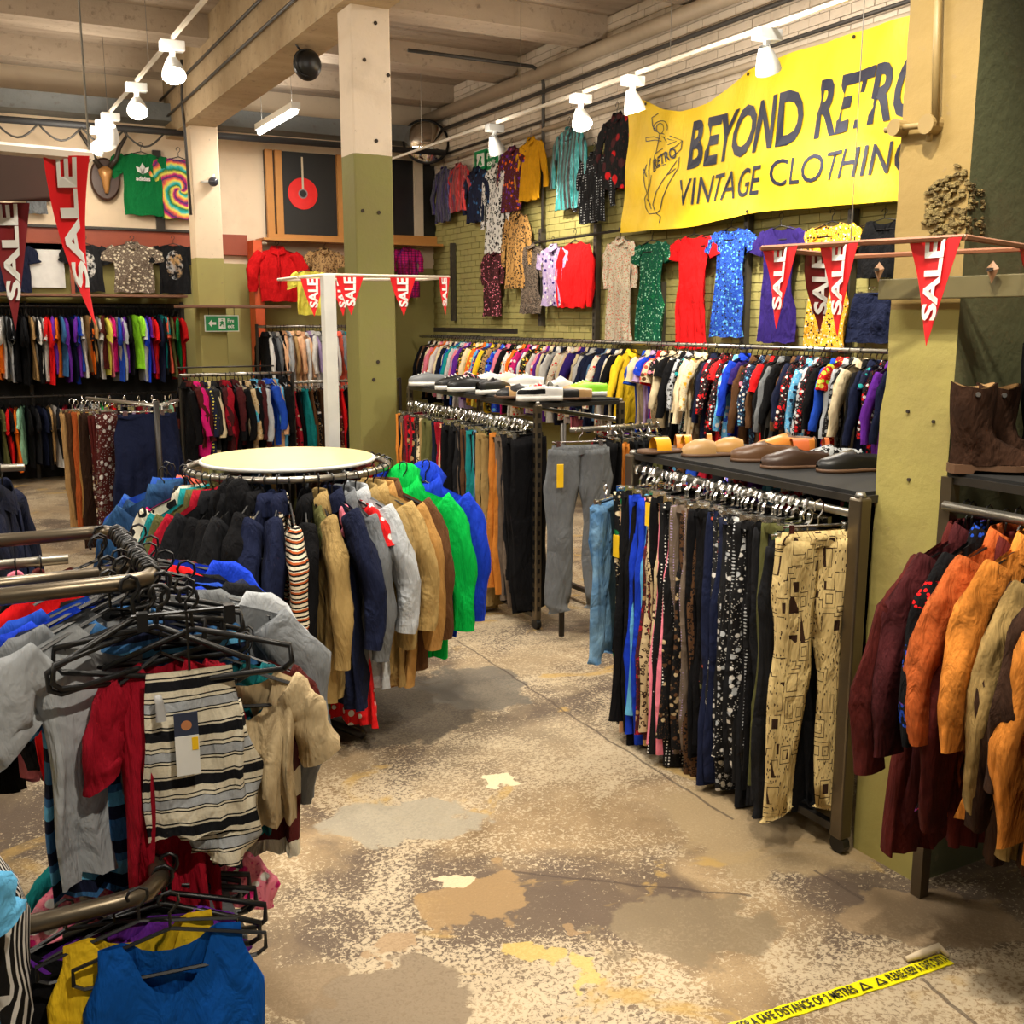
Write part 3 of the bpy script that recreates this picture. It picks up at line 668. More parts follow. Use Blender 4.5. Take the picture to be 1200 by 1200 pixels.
def uniq(items, kind_of, where, rg_=None):
    """labels for a row: the garment, then its two neighbours; a further count only if that still repeats"""
    out = []; seen = {}
    for i, tk in enumerate(items):
        n = '%s %s' % (describe(tk), noun(kind_of(i)))
        sh = lambda tk_: CNAME.get(parse(tk_)[1], parse(tk_)[1]) if parse(tk_)[0] != 'tiedye' else 'tie-dye'
        L_ = sh(items[i - 1]) if i else None; R_ = sh(items[i + 1]) if i < len(items) - 1 else None
        if L_ and R_: l = '%s between %s and %s ones, %s' % (n, L_, R_, where)
        elif R_: l = '%s at the left end of the %s' % (n, where)
        else: l = '%s at the right end of the %s' % (n, where)
        out.append(l)
    for i, l in enumerate(out):
        if out.count(l) > 1:
            k = seen.get(l, 0); seen[l] = k + 1
    cnt = {}
    fin = []
    for l in out:
        if out.count(l) > 1:
            cnt[l] = cnt.get(l, 0) + 1; w_ = ['first', 'second', 'third', 'fourth', 'fifth', 'sixth', 'seventh', 'eighth', 'ninth', 'tenth', 'eleventh', 'twelfth', 'thirteenth', 'fourteenth'][cnt[l] - 1]
            l2 = l + ', %s such' % w_
            fin.append(l2)
        else: fin.append(l)
    return [' '.join(l.split()) for l in fin]
def rail_row(A, B, items, kind, where, group, lod=1, yaw=0, jit=5, s=1.0, ends=(0.02, .98), xo=0, hanger=True, thick=1.0):
    """garments from A (left in the picture) to B along a rail, each square to the rail"""
    A = Vector(A); B = Vector(B); d = (B - A).normalized(); rz = math.atan2(d.y, d.x) + pi / 2
    toks = []; kinds = []
    for it in items:
        if '/' in it: k, it = it.split('/')
        else: k = kind
        toks.append(it); kinds.append(k)
    labs = uniq(toks, lambda i: kinds[i], where)
    n = len(items)
    for i, (tk, k, lb) in enumerate(zip(toks, kinds, labs)):
        u = ends[0] + (ends[1] - ends[0]) * (i + .5) / n; p = A + (B - A) * u
        p = p + Vector((-d.y, d.x, 0)) * (xo + rg.uniform(-.015, .015)); p.z += rg.uniform(-.008, .004)
        ss = s * rg.uniform(.92, 1.06)
        garment(k, p, rz + R(yaw + rg.uniform(-jit, jit)), tk, lb, group, lod, (ss, ss * thick, s * rg.uniform(.9, 1.1)), R(rg.uniform(-3, 3)), hanger=hanger)
def rail(A, B, r, m, parent=None, name='rail'):
    P0 = parent.location if parent else Vector((0, 0, 0))
    return part(name, MB().tube([Vector(A) - P0, Vector(B) - P0], r, 10), m, parent, True)
m_rackm = simple('rack_metal', (.16, .13, .09), .35, .85); m_dark = simple('dark_metal', (.05, .045, .04), .4, .6); m_railc = simple('rail_metal', (.4, .38, .33), .3, .9)
m_wood = simple('red_wood', (.3, .06, .025), .5); m_shelf = simple('brown_shelf', (.2, .09, .05), .6)

# ---- far wall: two long rails of t-shirts
zA, zB = 2.06, 1.01
t = thing('wall_rack', 'dark two-tier wall rack of t-shirts along the far wall', 'clothes rack', (0, 13.6, 0))
for z_ in (zA, zB): part('rail', MB().tube([(-2.2, 0, z_), (2.75, 0, z_)], .018, 8), m_dark, t, True)
for x in (-2.2, -.5, .95, 2.75): part('post', MB().box((x - .02, .2, 0), (x + .02, .24, 2.12)), m_dark, t)
for x in (-2.2, -.5, .95, 2.75):
    for z_ in (zA, zB): part('bracket', MB().box((x - .01, 0, z_ - .01), (x + .01, .24, z_ + .01)), m_dark, t)
part('shade_sheet', MB().box((-2.3, .3, 0), (2.8, .33, 2.1)), simple('shade_black', (.012, .011, .01), .8), t)  # near-black sheet puts the shade behind the tees into colour
A1 = ('black red white black grey navy white red black pink pink red white purple graphic:black,white,grey white black navy orange orange silver black charcoal tan black red red orange '
      'denim purple navy royal blue white orange black lemon pink magenta blue black charcoal lime silver purple red crimson navy teal black coral red green').split()
rail_row((-.55, 13.6, zA), (2.74, 13.6, zA), dense(A1, .55, FILL + ['white', 'lime', 'pink'], 2), 't_shirt', 'upper far rail', 't-shirts on the upper far rail', 2, jit=14, thick=1.0, s=1.12)
B1 = ('black navy black charcoal black teal white lime black black olive black red orange black navy tan white crimson pink white silver black emerald lemon red black lilac crimson purple navy white red silver').split()
rail_row((-.3, 13.6, zB), (2.74, 13.6, zB), dense(B1, .45, ['black', 'black', 'navy', 'white', 'charcoal', 'mint'], 3), 't_shirt', 'lower far rail', 't-shirts on the lower far rail', 2, jit=14, thick=1.0, s=1.08)
# shelf board, pelmet, lit panel, posts on the far wall
def stand(name, label, cat, mb, m, bev=0): o = part(name, mb, m, None); tag(o, label, cat); return bevel(o, bev) if bev else o
stand('wall_shelf', 'long thin brown shelf board above the far t-shirt rails', 'shelf', MB().box((-3, 13.35, 2.17), (2.74, 13.9, 2.2)), m_shelf, .004)
stand('wall_shelf', 'short brown shelf board beside the far pillar', 'shelf', MB().box((2.5, 12.6, 2.04), (3.8, 13.0, 2.07)), m_shelf, .004)
stand('red_pelmet', 'red-brown timber band across the far wall above the t-shirts', 'panel', MB().box((-3, 13.88, 2.72), (3.64, 13.94, 2.98)), m_wood, .004)
stand('pelmet_cap', 'dark cap moulding on top of the red timber band', 'moulding', MB().box((-3, 13.84, 2.98), (3.1, 13.94, 3.01)), m_dark)
stand('white_panel', 'plain white board in the far wall display left of the pennant', 'panel', MB().box((.86, 13.88, 2.28), (1.42, 13.93, 2.8)), simple('white_board', (.85, .85, .82), .5), .004)
stand('red_post', 'thin dark red upright pole left of the white sale pennant', 'pole', MB().box((1.44, 13.5, 2.2), (1.48, 13.54, 3.6)), m_wood)
stand('slotted_upright', 'dark slotted metal upright below the green t-shirt', 'wall strip', MB().box((2.52, 13.88, 3.0), (2.62, 13.93, 3.95)), m_dark)
# garments pinned on the far wall: facing the camera
def wall_item(kind, px, py, pbot, tok, label, face='B', c=None, L0=.7, W=None, group=None, lod=0, hanger=True):
    if face == 'B':
        y = c or 13.84; a = onY(px, py, y); b = onY(px, pbot, y); rz = 0
    else:
        x = c or 6.18; a = onX(px, py, x); b = onX(px, pbot, x); rz = -pi / 2
    Lw = a.z - b.z; s = Lw / L0
    t = garment(kind, a + Vector((0, 0, .09)), rz, tok, label, group, lod, (W or s, .8, s), hanger=hanger); return t
tt = wall_item('t_shirt', 165, 178, 252, 'green', 'green t-shirt with white three-leaf logo hung high on the cream wall', L0=.66)
G0 = tt
leaf = MB()
yl = -.062
def leafpoly(ang, ln, wd, o=(0, -.22)):
    pts = [(-wd * .3, 0), (-wd, ln * .55), (0, ln), (wd, ln * .55), (wd * .3, 0)]; ca, sa = cos(ang), sin(ang)
    return [(o[0] + x * ca - y * sa, yl, o[1] - .09 + x * sa + y * ca) for x, y in pts]
for an, ln, wd in ((0, .115, .028), (.75, .1, .026), (-.75, .1, .026)): leaf.add(leafpoly(an, ln, wd), [(0, 1, 2, 3, 4)])
part('logo', leaf, simple('white_print', (.8, .8, .78), .6), tt)
print_on('lettering', fit(text_mesh('adidas', .1, .003), -.075, .075, -.385, -.34), lambda x, y: (x, yl, y), MATS['white_print'], tt)
g3 = MB()
for k in range(3): g3.box((-.07, yl - .002, -.308 - k * .011), (.07, yl - .001, -.303 - k * .011))
part('logo_gap', g3, simple('green_gap', PAL['green'], .8), tt)
wall_item('t_shirt', 209, 184, 258, 'tiedye:magenta', 'rainbow tie-dye t-shirt with a spiral, beside the far pillar', L0=.66)
wall_item('t_shirt', 100, 287, 345, 'graphic:charcoal,white,silver', 'charcoal printed t-shirt half behind the big sale pennant', L0=.66)
wall_item('short_shirt', 155, 287, 346, 'floral:taupe,ivory,ivory*1.3', 'grey and white leaf print short-sleeved top under the red band', L0=.7, W=1.15)
wall_item('t_shirt', 203, 287, 346, 'graphic:black,tan,silver', 'black t-shirt with a large pale graphic, next to the far pillar', L0=.66)
wall_item('t_shirt', 14, 287, 345, 'graphic:navy,violet,lilac', 'dark t-shirt with purple print left of the white board', L0=.66)
wall_item('t_shirt', 42, 230, 257, 'grey', 'small grey top on the far wall above the white board', L0=.66, W=.55)
wall_item('jacket', 325, 293, 352, 'red', 'bright red jacket hung on the far wall below the record', L0=.72, W=1.05, c=13.6)
wall_item('short_shirt', 380, 293, 350, 'animal:tan,brown', 'tan and brown print blouse on the far wall beside the centre pillar', L0=.7, c=13.6)
wall_item('long_dress', 477, 294, 352, 'plaid:magenta,wine,purple', 'magenta checked shirt on the far wall right of the centre pillar', L0=1.1, c=13.6, W=.9)
wall_item('t_shirt', 362, 318, 372, 'lemon', 'pale yellow top behind the small sale pennants', L0=.66, c=12.8, W=.8)
# antelope trophy
q = onY(123, 207, 13.85)
t = thing('antelope_trophy', 'antelope skull trophy with tall dark horns on an oval plaque', 'trophy', q)
part('plaque', MB().rings([[(.17 * k * cos(a), y, -.03 + .25 * k * sin(a)) for a in [2 * pi * j / 28 for j in range(28)]] for k, y in ((1, .05), (1, 0), (.9, -.02))]), simple('dark_plaque', (.05, .02, .012), .4), t)
part('skull', MB().rings([[(rx * cos(a), -.06 + ry * sin(a), z_) for a in [2 * pi * j / 12 for j in range(12)]] for z_, rx, ry in ((.11, .03, .03), (.07, .085, .06), (.02, .075, .065), (-.05, .05, .05), (-.14, .035, .04), (-.2, .02, .025))]), simple('bronze_bone', (.42, .2, .06), .35, .3), t, True)
for s_ in (-1, 1):
    part('horn', MB().tube([(s_ * .05, -.06, .1), (s_ * .13, -.08, .2), (s_ * .17, -.1, .33), (s_ * .26, -.1, .47), (s_ * .27, -.1, .58)], [.035, .03, .026, .018, .004], 10), simple('dark_horn', (.03, .022, .016), .4), t, True)
# tall window bay with the red record
tb = simple('shade_black2', (.006, .006, .006), .4); amber = simple('amber_timber', (.5, .22, .05), .45)
for n_, (x0, x1) in enumerate(((308, 404), (404, 508))):
    a = onY(x0, 182, 13.9); b = onY(x1, 278, 13.9)
    wn = struct('window_%d' % (n_ + 1), MB().box((a.x, 13.84, b.z), (b.x, 13.9, 4.05)), tb)
    part('window_frame', MB().box((a.x, 13.78, b.z - .1), (b.x, 13.86, b.z)), amber, wn)
    for xx in ([a.x, a.x + .12, b.x - .12] if n_ == 0 else [a.x, onY(482, 200, 13.9).x]):
        part('window_frame', MB().box((xx, 13.78, b.z), (xx + (.09 if n_ == 0 else .12), 13.86, 4.05)), amber if n_ == 0 else simple('cream_trim', (.6, .5, .36), .5), wn)
stand('bay_shelf', 'thin orange shelf edge beneath the black window bay', 'shelf', MB().box((3.75, 13.5, 2.9), (6.25, 13.9, 2.93)), amber)
q = onY(355, 227, 13.825)
t = thing('record', 'large red vinyl record with black centre hung in the dark window', 'record', q)
rd = simple('red_vinyl', (.75, .012, .012), .25)
part('disc', MB().rings([[(.2 * cos(a), y, .2 * sin(a)) for a in [2 * pi * j / 40 for j in range(40)]] for y in (0, .012)]), rd, t)
part('centre_label', MB().rings([[(.062 * cos(a), y, .062 * sin(a)) for a in [2 * pi * j / 24 for j in range(24)]] for y in (-.006, 0)]), simple('grey_label', (.25, .2, .2), .5), t)
part('centre_label', MB().rings([[(.045 * cos(a), y, .045 * sin(a)) for a in [2 * pi * j / 24 for j in range(24)]] for y in (-.009, -.005)]), m_blk, t)
part('cord', MB().box((-.012, -.01, .06), (.012, -.004, .46)), simple('cream_cord', (.6, .5, .35), .6), t)
# red cabinet and rails between the far pillar and the centre pillar
stand('red_side_panel', 'bright red-orange cabinet side right of the far pillar', 'panel', MB().box((3.64, 13.62, .2), (3.76, 13.9, 2.9)), simple('red_board', (.62, .09, .02), .45))
stand('red_side_panel', 'thin dark red timber upright behind the centre pillar', 'panel', MB().box((5.25, 13.3, .8), (5.3, 13.9, 2.9)), m_wood)
t = thing('clothes_rack', 'two-tier rail of shirts between the far pillar and centre pillar', 'clothes rack', (4.2, 12.9, 0))
for z_ in (1.82, 1.0): part('rail', MB().tube([(-.75, 0, z_), (.95, 0, z_)], .018, 8), m_railc, t, True)
for x in (-.75, .95): part('post', MB().tube([(x, 0, 0), (x, 0, 1.85)], .02, 8), m_dark, t)
E1 = 'charcoal grey black silver tan peach lilac white graphic:black,white,grey black purple coral grey teal turquoise magenta black pink lime olive'.split()
rail_row((3.5, 12.9, 1.82), (5.1, 12.9, 1.82), dense(E1, .4, ['white', 'black', 'peach'], 7), 'shirt', 'red cabinet rail', 'shirts on the rail beside the red cabinet', 2, jit=14, s=.95, thick=1.2)
D2 = 'black floral:brown,tan,red floral:crimson,ivory,black teal floral:black,white,tan brown floral:maroon,pink,tan red black mint black olive floral:black,pink,red crimson brown'.split()
rail_row((3.1, 11.4, 1.22), (4.6, 11.4, 1.22), dense(D2, .4, ['black', 'floral:maroon,tan,black', 'brown'], 8), 'skirt', 'far skirt rail', 'skirts on the rail behind the round rack', 2, jit=12, thick=1.5)
t = thing('clothes_rack', 'low chrome rail of patterned skirts behind the round rack', 'clothes rack', (3.8, 11.4, 0))
part('rail', MB().tube([(-.75, 0, 1.22), (.9, 0, 1.22)], .018, 8), m_railc, t, True)
for x in (-.75, .9): part('post', MB().tube([(x, 0, 0), (x, 0, 1.24)], .02, 8), m_dark, t)
t = thing('clothes_rack', 'chrome rail of mixed shirts in front of the far pillar', 'clothes rack', (2.4, 10.5, 0))
part('rail', MB().tube([(-.36, 0, 1.37), (.75, 0, 1.37)], .018, 8), m_railc, t, True)
part('guard_rail', MB().tube([(-.36, .12, 1.44), (.6, .12, 1.44)], .008, 6), m_dark, t, True)
for x in (-.36, .75): part('post', MB().tube([(x, 0, 0), (x, 0, 1.38)], .02, 8), m_dark, t)
D1 = 'black maroon magenta dots:navy,lemon,red graphic:charcoal,white,silver black crimson wine black animal:beige,tan floral:skyblue,white,turquoise silver blue peach black'.split()
rail_row((2.05, 10.5, 1.37), (3.12, 10.5, 1.37), dense(D1, .5, ['black', 'cream', 'wine', 'skyblue'], 6), 'shirt', 'far chrome rail', 'shirts on the chrome rail before the far pillar', 2, jit=12, thick=1.6, s=.95)

# ---- small rack with the navy skirt
t = thing('clothes_rack', 'small single-post rack with a navy skirt on its end', 'clothes rack', (1.35, 9.0, 0))
part('post', MB().tube([(.1, -.55, 0), (.1, -.55, 1.28)], .022, 8), m_dark, t, True)
part('rail', MB().tube([(-.28, .5, 1.25), (.1, -.55, 1.25), (.35, -.1, 1.25)], .015, 8), m_railc, t, True)
part('foot', MB().tube([(-.2, -.5, .03), (.1, -.55, .03), (.4, -.6, .03)], .02, 8), m_dark, t, True)
garment('skirt', (1.38, 8.62, 1.25), R(-8), 'navy', 'plain navy knee-length skirt facing out on the small rack end', None, 0, (1.55, 1.4, 1.02), v=1)
garment('skirt', (1.5, 8.75, 1.25), R(14), 'navy', 'second navy skirt behind the front one on the small rack', None, 1, (1.3, 1.2, 1.15), v=2)
rail_row((.9, 9.2, 1.25), (1.16, 8.8, 1.25), 'tan brown rust camel darkbrown floral:wine,ivory,tan maroon floral:maroon,taupe,white'.split(), 'trousers', 'navy skirt rack', 'trousers on the small navy skirt rack', 1, jit=8)
q = [(x, y) for x, y in ((1.2, 9.3), (1.3, 9.25), (1.4, 9.2), (1.5, 9.1), (1.6, 9.05), (1.7, 9.0), (1.8, 9.0), (1.86, 9.1))]
for i, (x, y) in enumerate(q):
    o = put('clip_hanger', clip_hanger_mb(.13).mesh('clip_hanger', m_chrome), None, (x - .2, y - .1, 1.27), (0, R(rg.uniform(-10, 10)), R(70 + rg.uniform(-15, 15))))
    tag(o, 'empty chrome clip hanger bunched on top of the small rack', 'hanger', 'empty clip hangers on the small navy skirt rack')

# ---- long rail on the brick wall
t = thing('wall_rack', 'long wall rail of shirts and dresses below the banner', 'clothes rack', (5.93, 5.0, 0))
part('rail', MB().tube([(0, 0, 1.68), (0, 8.6, 1.68)], .018, 8), m_railc, t, True)
for k in range(9): part('bracket', MB().box((-.01, k * 1.05 + .1, 1.66), (.36, k * 1.05 + .12, 1.7)), m_dark, t)
part('rail', MB().tube([(0, 0, .82), (0, 8.6, .82)], .018, 8), m_railc, t, True)
F1 = ('white brown floral:ivory,tan,pink floral:cream,brown,tan peach orange magenta navy blue teal floral:silver,skyblue,white pink lilac purple floral:mustard,black,olive floral:lemon,black,orange '
      'floral:orange,lemon,red floral:skyblue,pink,blue floral:blue,yellow,coral yellow animal:tan,black floral:royal,black,skyblue magenta pink black black floral:white,red,navy orange floral:magenta,white,black '
      'purple red white floral:pink,ivory,red purple cream white black black white pink violet navy denim:navy,denim navy denim:denim,paledenim navy cream yellow').split()
rail_row((5.93, 13.3, 1.68), (5.93, 8.35, 1.68), dense(F1, .5, ['white', 'black', 'floral:ivory,tan,red*1.5', 'navy', 'floral:black,orange,lemon*1.5', 'cream', 'pink', 'violet'], 4), 'shirt', 'wall rail far half', 'shirts on the far half of the long wall rail', 1, jit=7, yaw=10, thick=1.2)
F2 = ('short_shirt/blue short_shirt/cream short_shirt/lilac dress/royal short_shirt/red short_shirt/floral:cream,coral,brown dress/floral:black,pink,white dress/black shirt/floral:ivory,tan,grey shirt/animal:silver,black '
      'dress/floral:black,teal,white shirt/cream shirt/floral:cream,mustard,tan shirt/navy dress/floral:crimson,white,black dress/dots:red,black,white shirt/floral:skyblue,white,blue shirt/royal dress/violet dress/floral:black,pink,red '
      'shirt/brown short_shirt/red shirt/grey shirt/black shirt/navy shirt/floral:skyblue,navy,white shirt/animal:silver,black shirt/black shirt/blue short_shirt/floral:red,lime,lemon shirt/floral:black,silver,grey shirt/black dress/floral:navy,turquoise,violet shirt/purple').split()
rail_row((5.93, 8.3, 1.68), (5.93, 5.1, 1.68), dense(F2, .5, ['shirt/black', 'shirt/floral:black,white,red*1.6', 'shirt/navy', 'shirt/cream', 'shirt/floral:navy,white,skyblue*1.6', 'shirt/silver', 'shirt/brown'], 5), 'shirt', 'wall rail near half', 'clothes on the near half of the long wall rail', 1, jit=7, yaw=12, thick=1.2)
F3 = 'floral:crimson,white,red black purple skyblue red black navy floral:black,skyblue,red brown blue crimson black floral:royal,pink,white black rust navy black teal black purple red black'.split()
rail_row((5.93, 9.0, .86), (5.93, 5.0, .86), F3, 'blouse', 'low wall rail', 'blouses on the low wall rail', 2, jit=8, yaw=10, thick=1.7)
m_slot = simple('slotted_steel', (.09, .08, .065), .45, .5)
for k, (x, y0, y1) in enumerate([(532, 285, 376), (637, 268, 382), (702, 262, 398), (778, 330, 405), (880, 252, 410), (1003, 245, 415)]):
    a = onX(x, y0, 6.27); b = onX(x, y1, 6.27)
    t = thing('slotted_upright', 'slotted steel wall upright, %s from the far corner' % ['first', 'second', 'third', 'fourth', 'fifth', 'sixth'][k], 'wall strip', (6.25, a.y, b.z), 0)
    part('upright', MB().box((-.03, -.03, 0), (.03, .03, a.z - b.z)), m_slot, t)
    sl_ = MB(); z = .04
    while z < a.z - b.z - .04: sl_.box((-.034, -.008, z), (-.029, .008, z + .035)); z += .07
    o = part('slots', sl_, m_blk, t); o['kind'] = 'stuff'
stand('cross_rail', 'thin dark rail across the brick wall above the red sweatshirt', 'rail', MB().tube([(6.2, 10.95, 2.78), (6.2, 8.6, 2.8)], .014, 6), m_dark)
stand('cross_rail', 'black packed hanger rail below the wall dresses, far end', 'rail', MB().box((6.0, 11.0, 1.74), (6.05, 13.3, 1.8)), m_dark)
W_ = [('blouse', 520, 197, 265, 'satin:violet,navy', 'dark purple blouse hung highest by the far corner', .7), ('blouse', 537, 194, 252, 'satin:crimson,red', 'crimson blouse hung high by the convex mirror', .7),
    ('blouse', 558, 197, 266, 'floral:navy,denim,black', 'navy patterned blouse third along the high wall row', .7), ('blouse', 580, 192, 286, 'animal:white,black*.8', 'black and white animal print shirt on the high wall row', .7),
    ('blouse', 600, 174, 243, 'floral:maroon,orange,purple', 'orange and purple patterned blouse beside the yellow shirt', .7), ('blouse', 622, 163, 241, 'mustard', 'mustard yellow long shirt high on the wall', .7),
    ('blouse', 667, 150, 237, 'satin:teal,black', 'teal satin blouse hung high below the track', .7), ('blouse', 696, 180, 265, 'dots:black,silver,red*1.3', 'black blouse with tiny pale dots left of the banner', .7),
    ('blouse', 723, 134, 228, 'floral:black,red,wine*.4', 'black blouse with big red poppies beside the banner edge', .7),
    ('long_dress', 577, 298, 376, 'floral:wine,pink,black*1.6', 'dark wine floral dress on the lower wall row, far end', 1.1), ('blouse', 605, 248, 330, 'animal:camel,black', 'tan and black tiger print blouse in the middle wall row', .7),
    ('long_dress', 622, 290, 370, 'animal:taupe,black*1.4', 'brown small leopard print dress beside the lilac shirt', 1.1), ('short_shirt', 648, 289, 360, 'floral:lilac,violet,white', 'lilac and purple floral short-sleeved shirt on the wall', .7),
    ('sweatshirt', 674, 281, 362, 'red', 'plain red long-sleeved sweatshirt on the brick wall', .62), ('long_dress', 727, 281, 400, 'floral:ivory,coral,tan*3', 'cream dress with tiny red flowers under the banner', 1.1),
    ('dress', 764, 283, 400, 'floral:bottle,mint,green*2.4', 'dark green patterned short-sleeved dress under the banner', 1.0), ('dress', 813, 276, 403, 'red', 'plain red short-sleeved dress under the banner', 1.0),
    ('dress', 857, 268, 398, 'floral:blue,navy,skyblue*1.9', 'blue floral sleeveless dress right of the red dress', 1.0), ('dress', 915, 266, 408, 'violet', 'indigo dress behind the right-hand sale pennants', 1.0),
    ('dress', 975, 262, 408, 'floral:mustard,black,ivory*2', 'mustard and black patterned dress on the wall behind pennants', 1.0), ('tank_top', 1036, 262, 330, 'black', 'black strappy top on a wide hanger next to the near pillar', .62),
    ('skirt', 1021, 352, 412, 'navy', 'short dark navy skirt hung by the near pillar', .85)]
for k, px, py, pb, tok, lb, L0 in W_:
    s_ = None
    wall_item(k, px, py, pb, tok, lb, 'R', None, L0, W=(1.15 if k != 'skirt' else 1.3) if 'red short' not in lb else 1.25)
# ------------------------------------------------------------------ trouser racks
def shelf_rack(label, x0, x1, y0, y1, zs, railz, label_posts=True, slots=False, pw=.028, skip_back=False):
    t = thing('shelf_rack', label, 'clothes rack', (x0, y0, 0)); w_, l_ = x1 - x0, y1 - y0
    for (a, b) in ((0, 0), (0, l_), (w_, 0), (w_, l_)):
        p_ = part('post', MB().box((a - pw, b - pw, .06), (a + pw, b + pw, zs)), m_rackm, t); bevel(p_, .008)
        part('post_cap', MB().tube([(a, b, zs), (a, b, zs + .018)], [pw * .8, pw * .5], 10), m_steel, t, True)
        part('caster', MB().tube([(a - .015, b, .035), (a + .015, b, .035)], .035, 12), m_blk, t)
        if slots:
            s_ = MB(); z = .12
            while z < zs - .05: s_.box((a - .008, b - pw - .003, z), (a + .008, b - pw + .002, z + .03)); s_.box((a - pw - .003, b - .008, z), (a - pw + .002, b + .008, z + .03)); z += .06
            o = part('slots', s_, m_blk, t); o['kind'] = 'stuff'
    for a in (0, w_): part('side_bar', MB().box((a - .014, 0, zs - .02), (a + .014, l_, zs + .005)), m_dark, t); part('foot_bar', MB().box((a - .014, 0, .07), (a + .014, l_, .1)), m_dark, t)
    for b in (0, l_): part('end_bar', MB().box((0, b - .014, zs - .02), (w_, b + .014, zs + .005)), m_dark, t)
    part('shelf_board', MB().box((0, 0, zs + .005), (w_, l_, zs + .018)), simple('dark_board', (.005, .005, .005), .85), t)
    for a in (0, w_): part('rail', MB().tube([(a, 0, railz), (a, l_, railz)], .016, 10), m_railc, t, True)
    return t
shelf_rack('bronze-coloured shelf rack of long trousers beside the near pillar', 2.72, 3.32, 2.52, 3.86, 1.305, 1.245)
shelf_rack('slotted dark shelf rack of dark trousers before the centre pillar', 3.14, 3.74, 5.46, 7.42, 1.40, 1.28, slots=True, pw=.022)
H1 = ('floral:black,green,cream*1.6 peach black royal skyblue floral:black,pink,olive*1.6 floral:wine,tan,crimson*2 animal:beige,darkbrown*1.6 black pink dots:black,white*2.6 dots:taupe,lilac*3 cream animal:brown,black*2.2 '
      'black floral:black,olive,coral*1.6 navy floral:charcoal,silver,white*2.2 dots:navy,ivory*2 floral:black,silver,white*1.8 charcoal black black olive black charcoal').split()
rail_row((2.71, 3.82, 1.245), (2.71, 2.72, 1.245), dense(H1, .3, ['black', 'dots:black,silver*2.5', 'charcoal', 'floral:black,beige,brown*2'], 9), 'trousers', 'near pillar rack', 'trousers and skirts on the rack by the near pillar', 0, jit=9, yaw=8, thick=2.3, s=1.08)
rail_row((3.3, 3.8, 1.245), (3.3, 2.62, 1.245), 'floral:crimson,white,navy purple skyblue floral:red,black,pink black navy floral:green,black,pink black rust floral:black,skyblue,pink'.split(), 'trousers', 'back of near rack', 'trousers on the back side of the near rack', 1, jit=9, thick=2.2)
garment('wide_trousers', (2.61, 2.60, 1.27), R(-14), 'tribal:camelight,darkbrown,red*1.5', 'cream and brown geometric print wide trousers hung facing out by the rack post', None, 0, (.84, 1.2, 1.1), v=1)
garment('wide_trousers', (2.66, 2.70, 1.22), R(-12), 'charcoal', 'dark charcoal trousers behind the cream patterned pair', None, 0, (.9, 1.1, 1.1), v=2)
garment('wide_trousers', (2.60, 3.90, 1.15), R(30), 'denim:paledenim,denim', 'pale denim shorts at the far end of the near trouser rack', None, 0, (.62, 1.4, .78), v=0)
G1 = ('ginger black maroon crimson floral:black,tan,red red floral:olive,mint,black floral:black,grey,brown animal:cream,darkbrown khaki olive black navy crimson peach navy olive black charcoal taupe charcoal brown navy teal denim:denim,paledenim black '
      'olive black ginger black charcoal black black').split()
rail_row((3.12, 7.4, 1.28), (3.12, 5.5, 1.28), dense(G1, .45, ['black', 'charcoal', 'black', 'navy', 'taupe', 'khaki'], 10), 'trousers', 'slotted dark shelf rack', 'trousers on the slotted shelf rack', 1, jit=8, yaw=10, thick=2.6, s=1.05)
t = thing('clothes_rack', 'short rail of mixed trousers beyond the slotted shelf rack end', 'clothes rack', (3.2, 5.18, 0))
part('rail', MB().tube([(0, 0, 1.27), (.62, 0, 1.27)], .015, 10), m_railc, t, True)
for x in (0, .62): part('post', MB().tube([(x, .08, 0), (x, .08, 1.3)], .018, 8), m_dark, t, True)
garment('wide_trousers', (3.21, 5.10, 1.27), R(-12), 'grey', 'plain grey trousers with a yellow tag hung facing out on the slotted rack', None, 0, (1.02, 1.2, 1.05), v=3)
gt = [o for o in bpy.data.objects if o.get('label', '').startswith('plain grey trousers')][0]
m_ytag = simple('yellow_tag', (.9, .55, .01), .5)
if gt: bevel(part('tag', MB().box((-.155, -.06, -.3), (-.115, -.055, -.17)), m_ytag, gt), .003)
rail_row((3.42, 5.18, 1.27), (3.84, 5.14, 1.27), 'black ginger black charcoal black olive black'.split(), 'trousers', 'short rail past the grey pair', 'trousers past the grey pair', 1, jit=6, thick=1.6)
for x, y in ((760, 603), (722, 640)):
    q = onX(x, y, 2.58); o = stand('price_tag', 'yellow price tag on the %s of the near trouser rack' % ('first coloured trousers' if x > 740 else 'pale garment at the far end'), 'tag', MB().box((-.002, -.022, -.05), (.002, .022, .05)), m_ytag); o.location = q
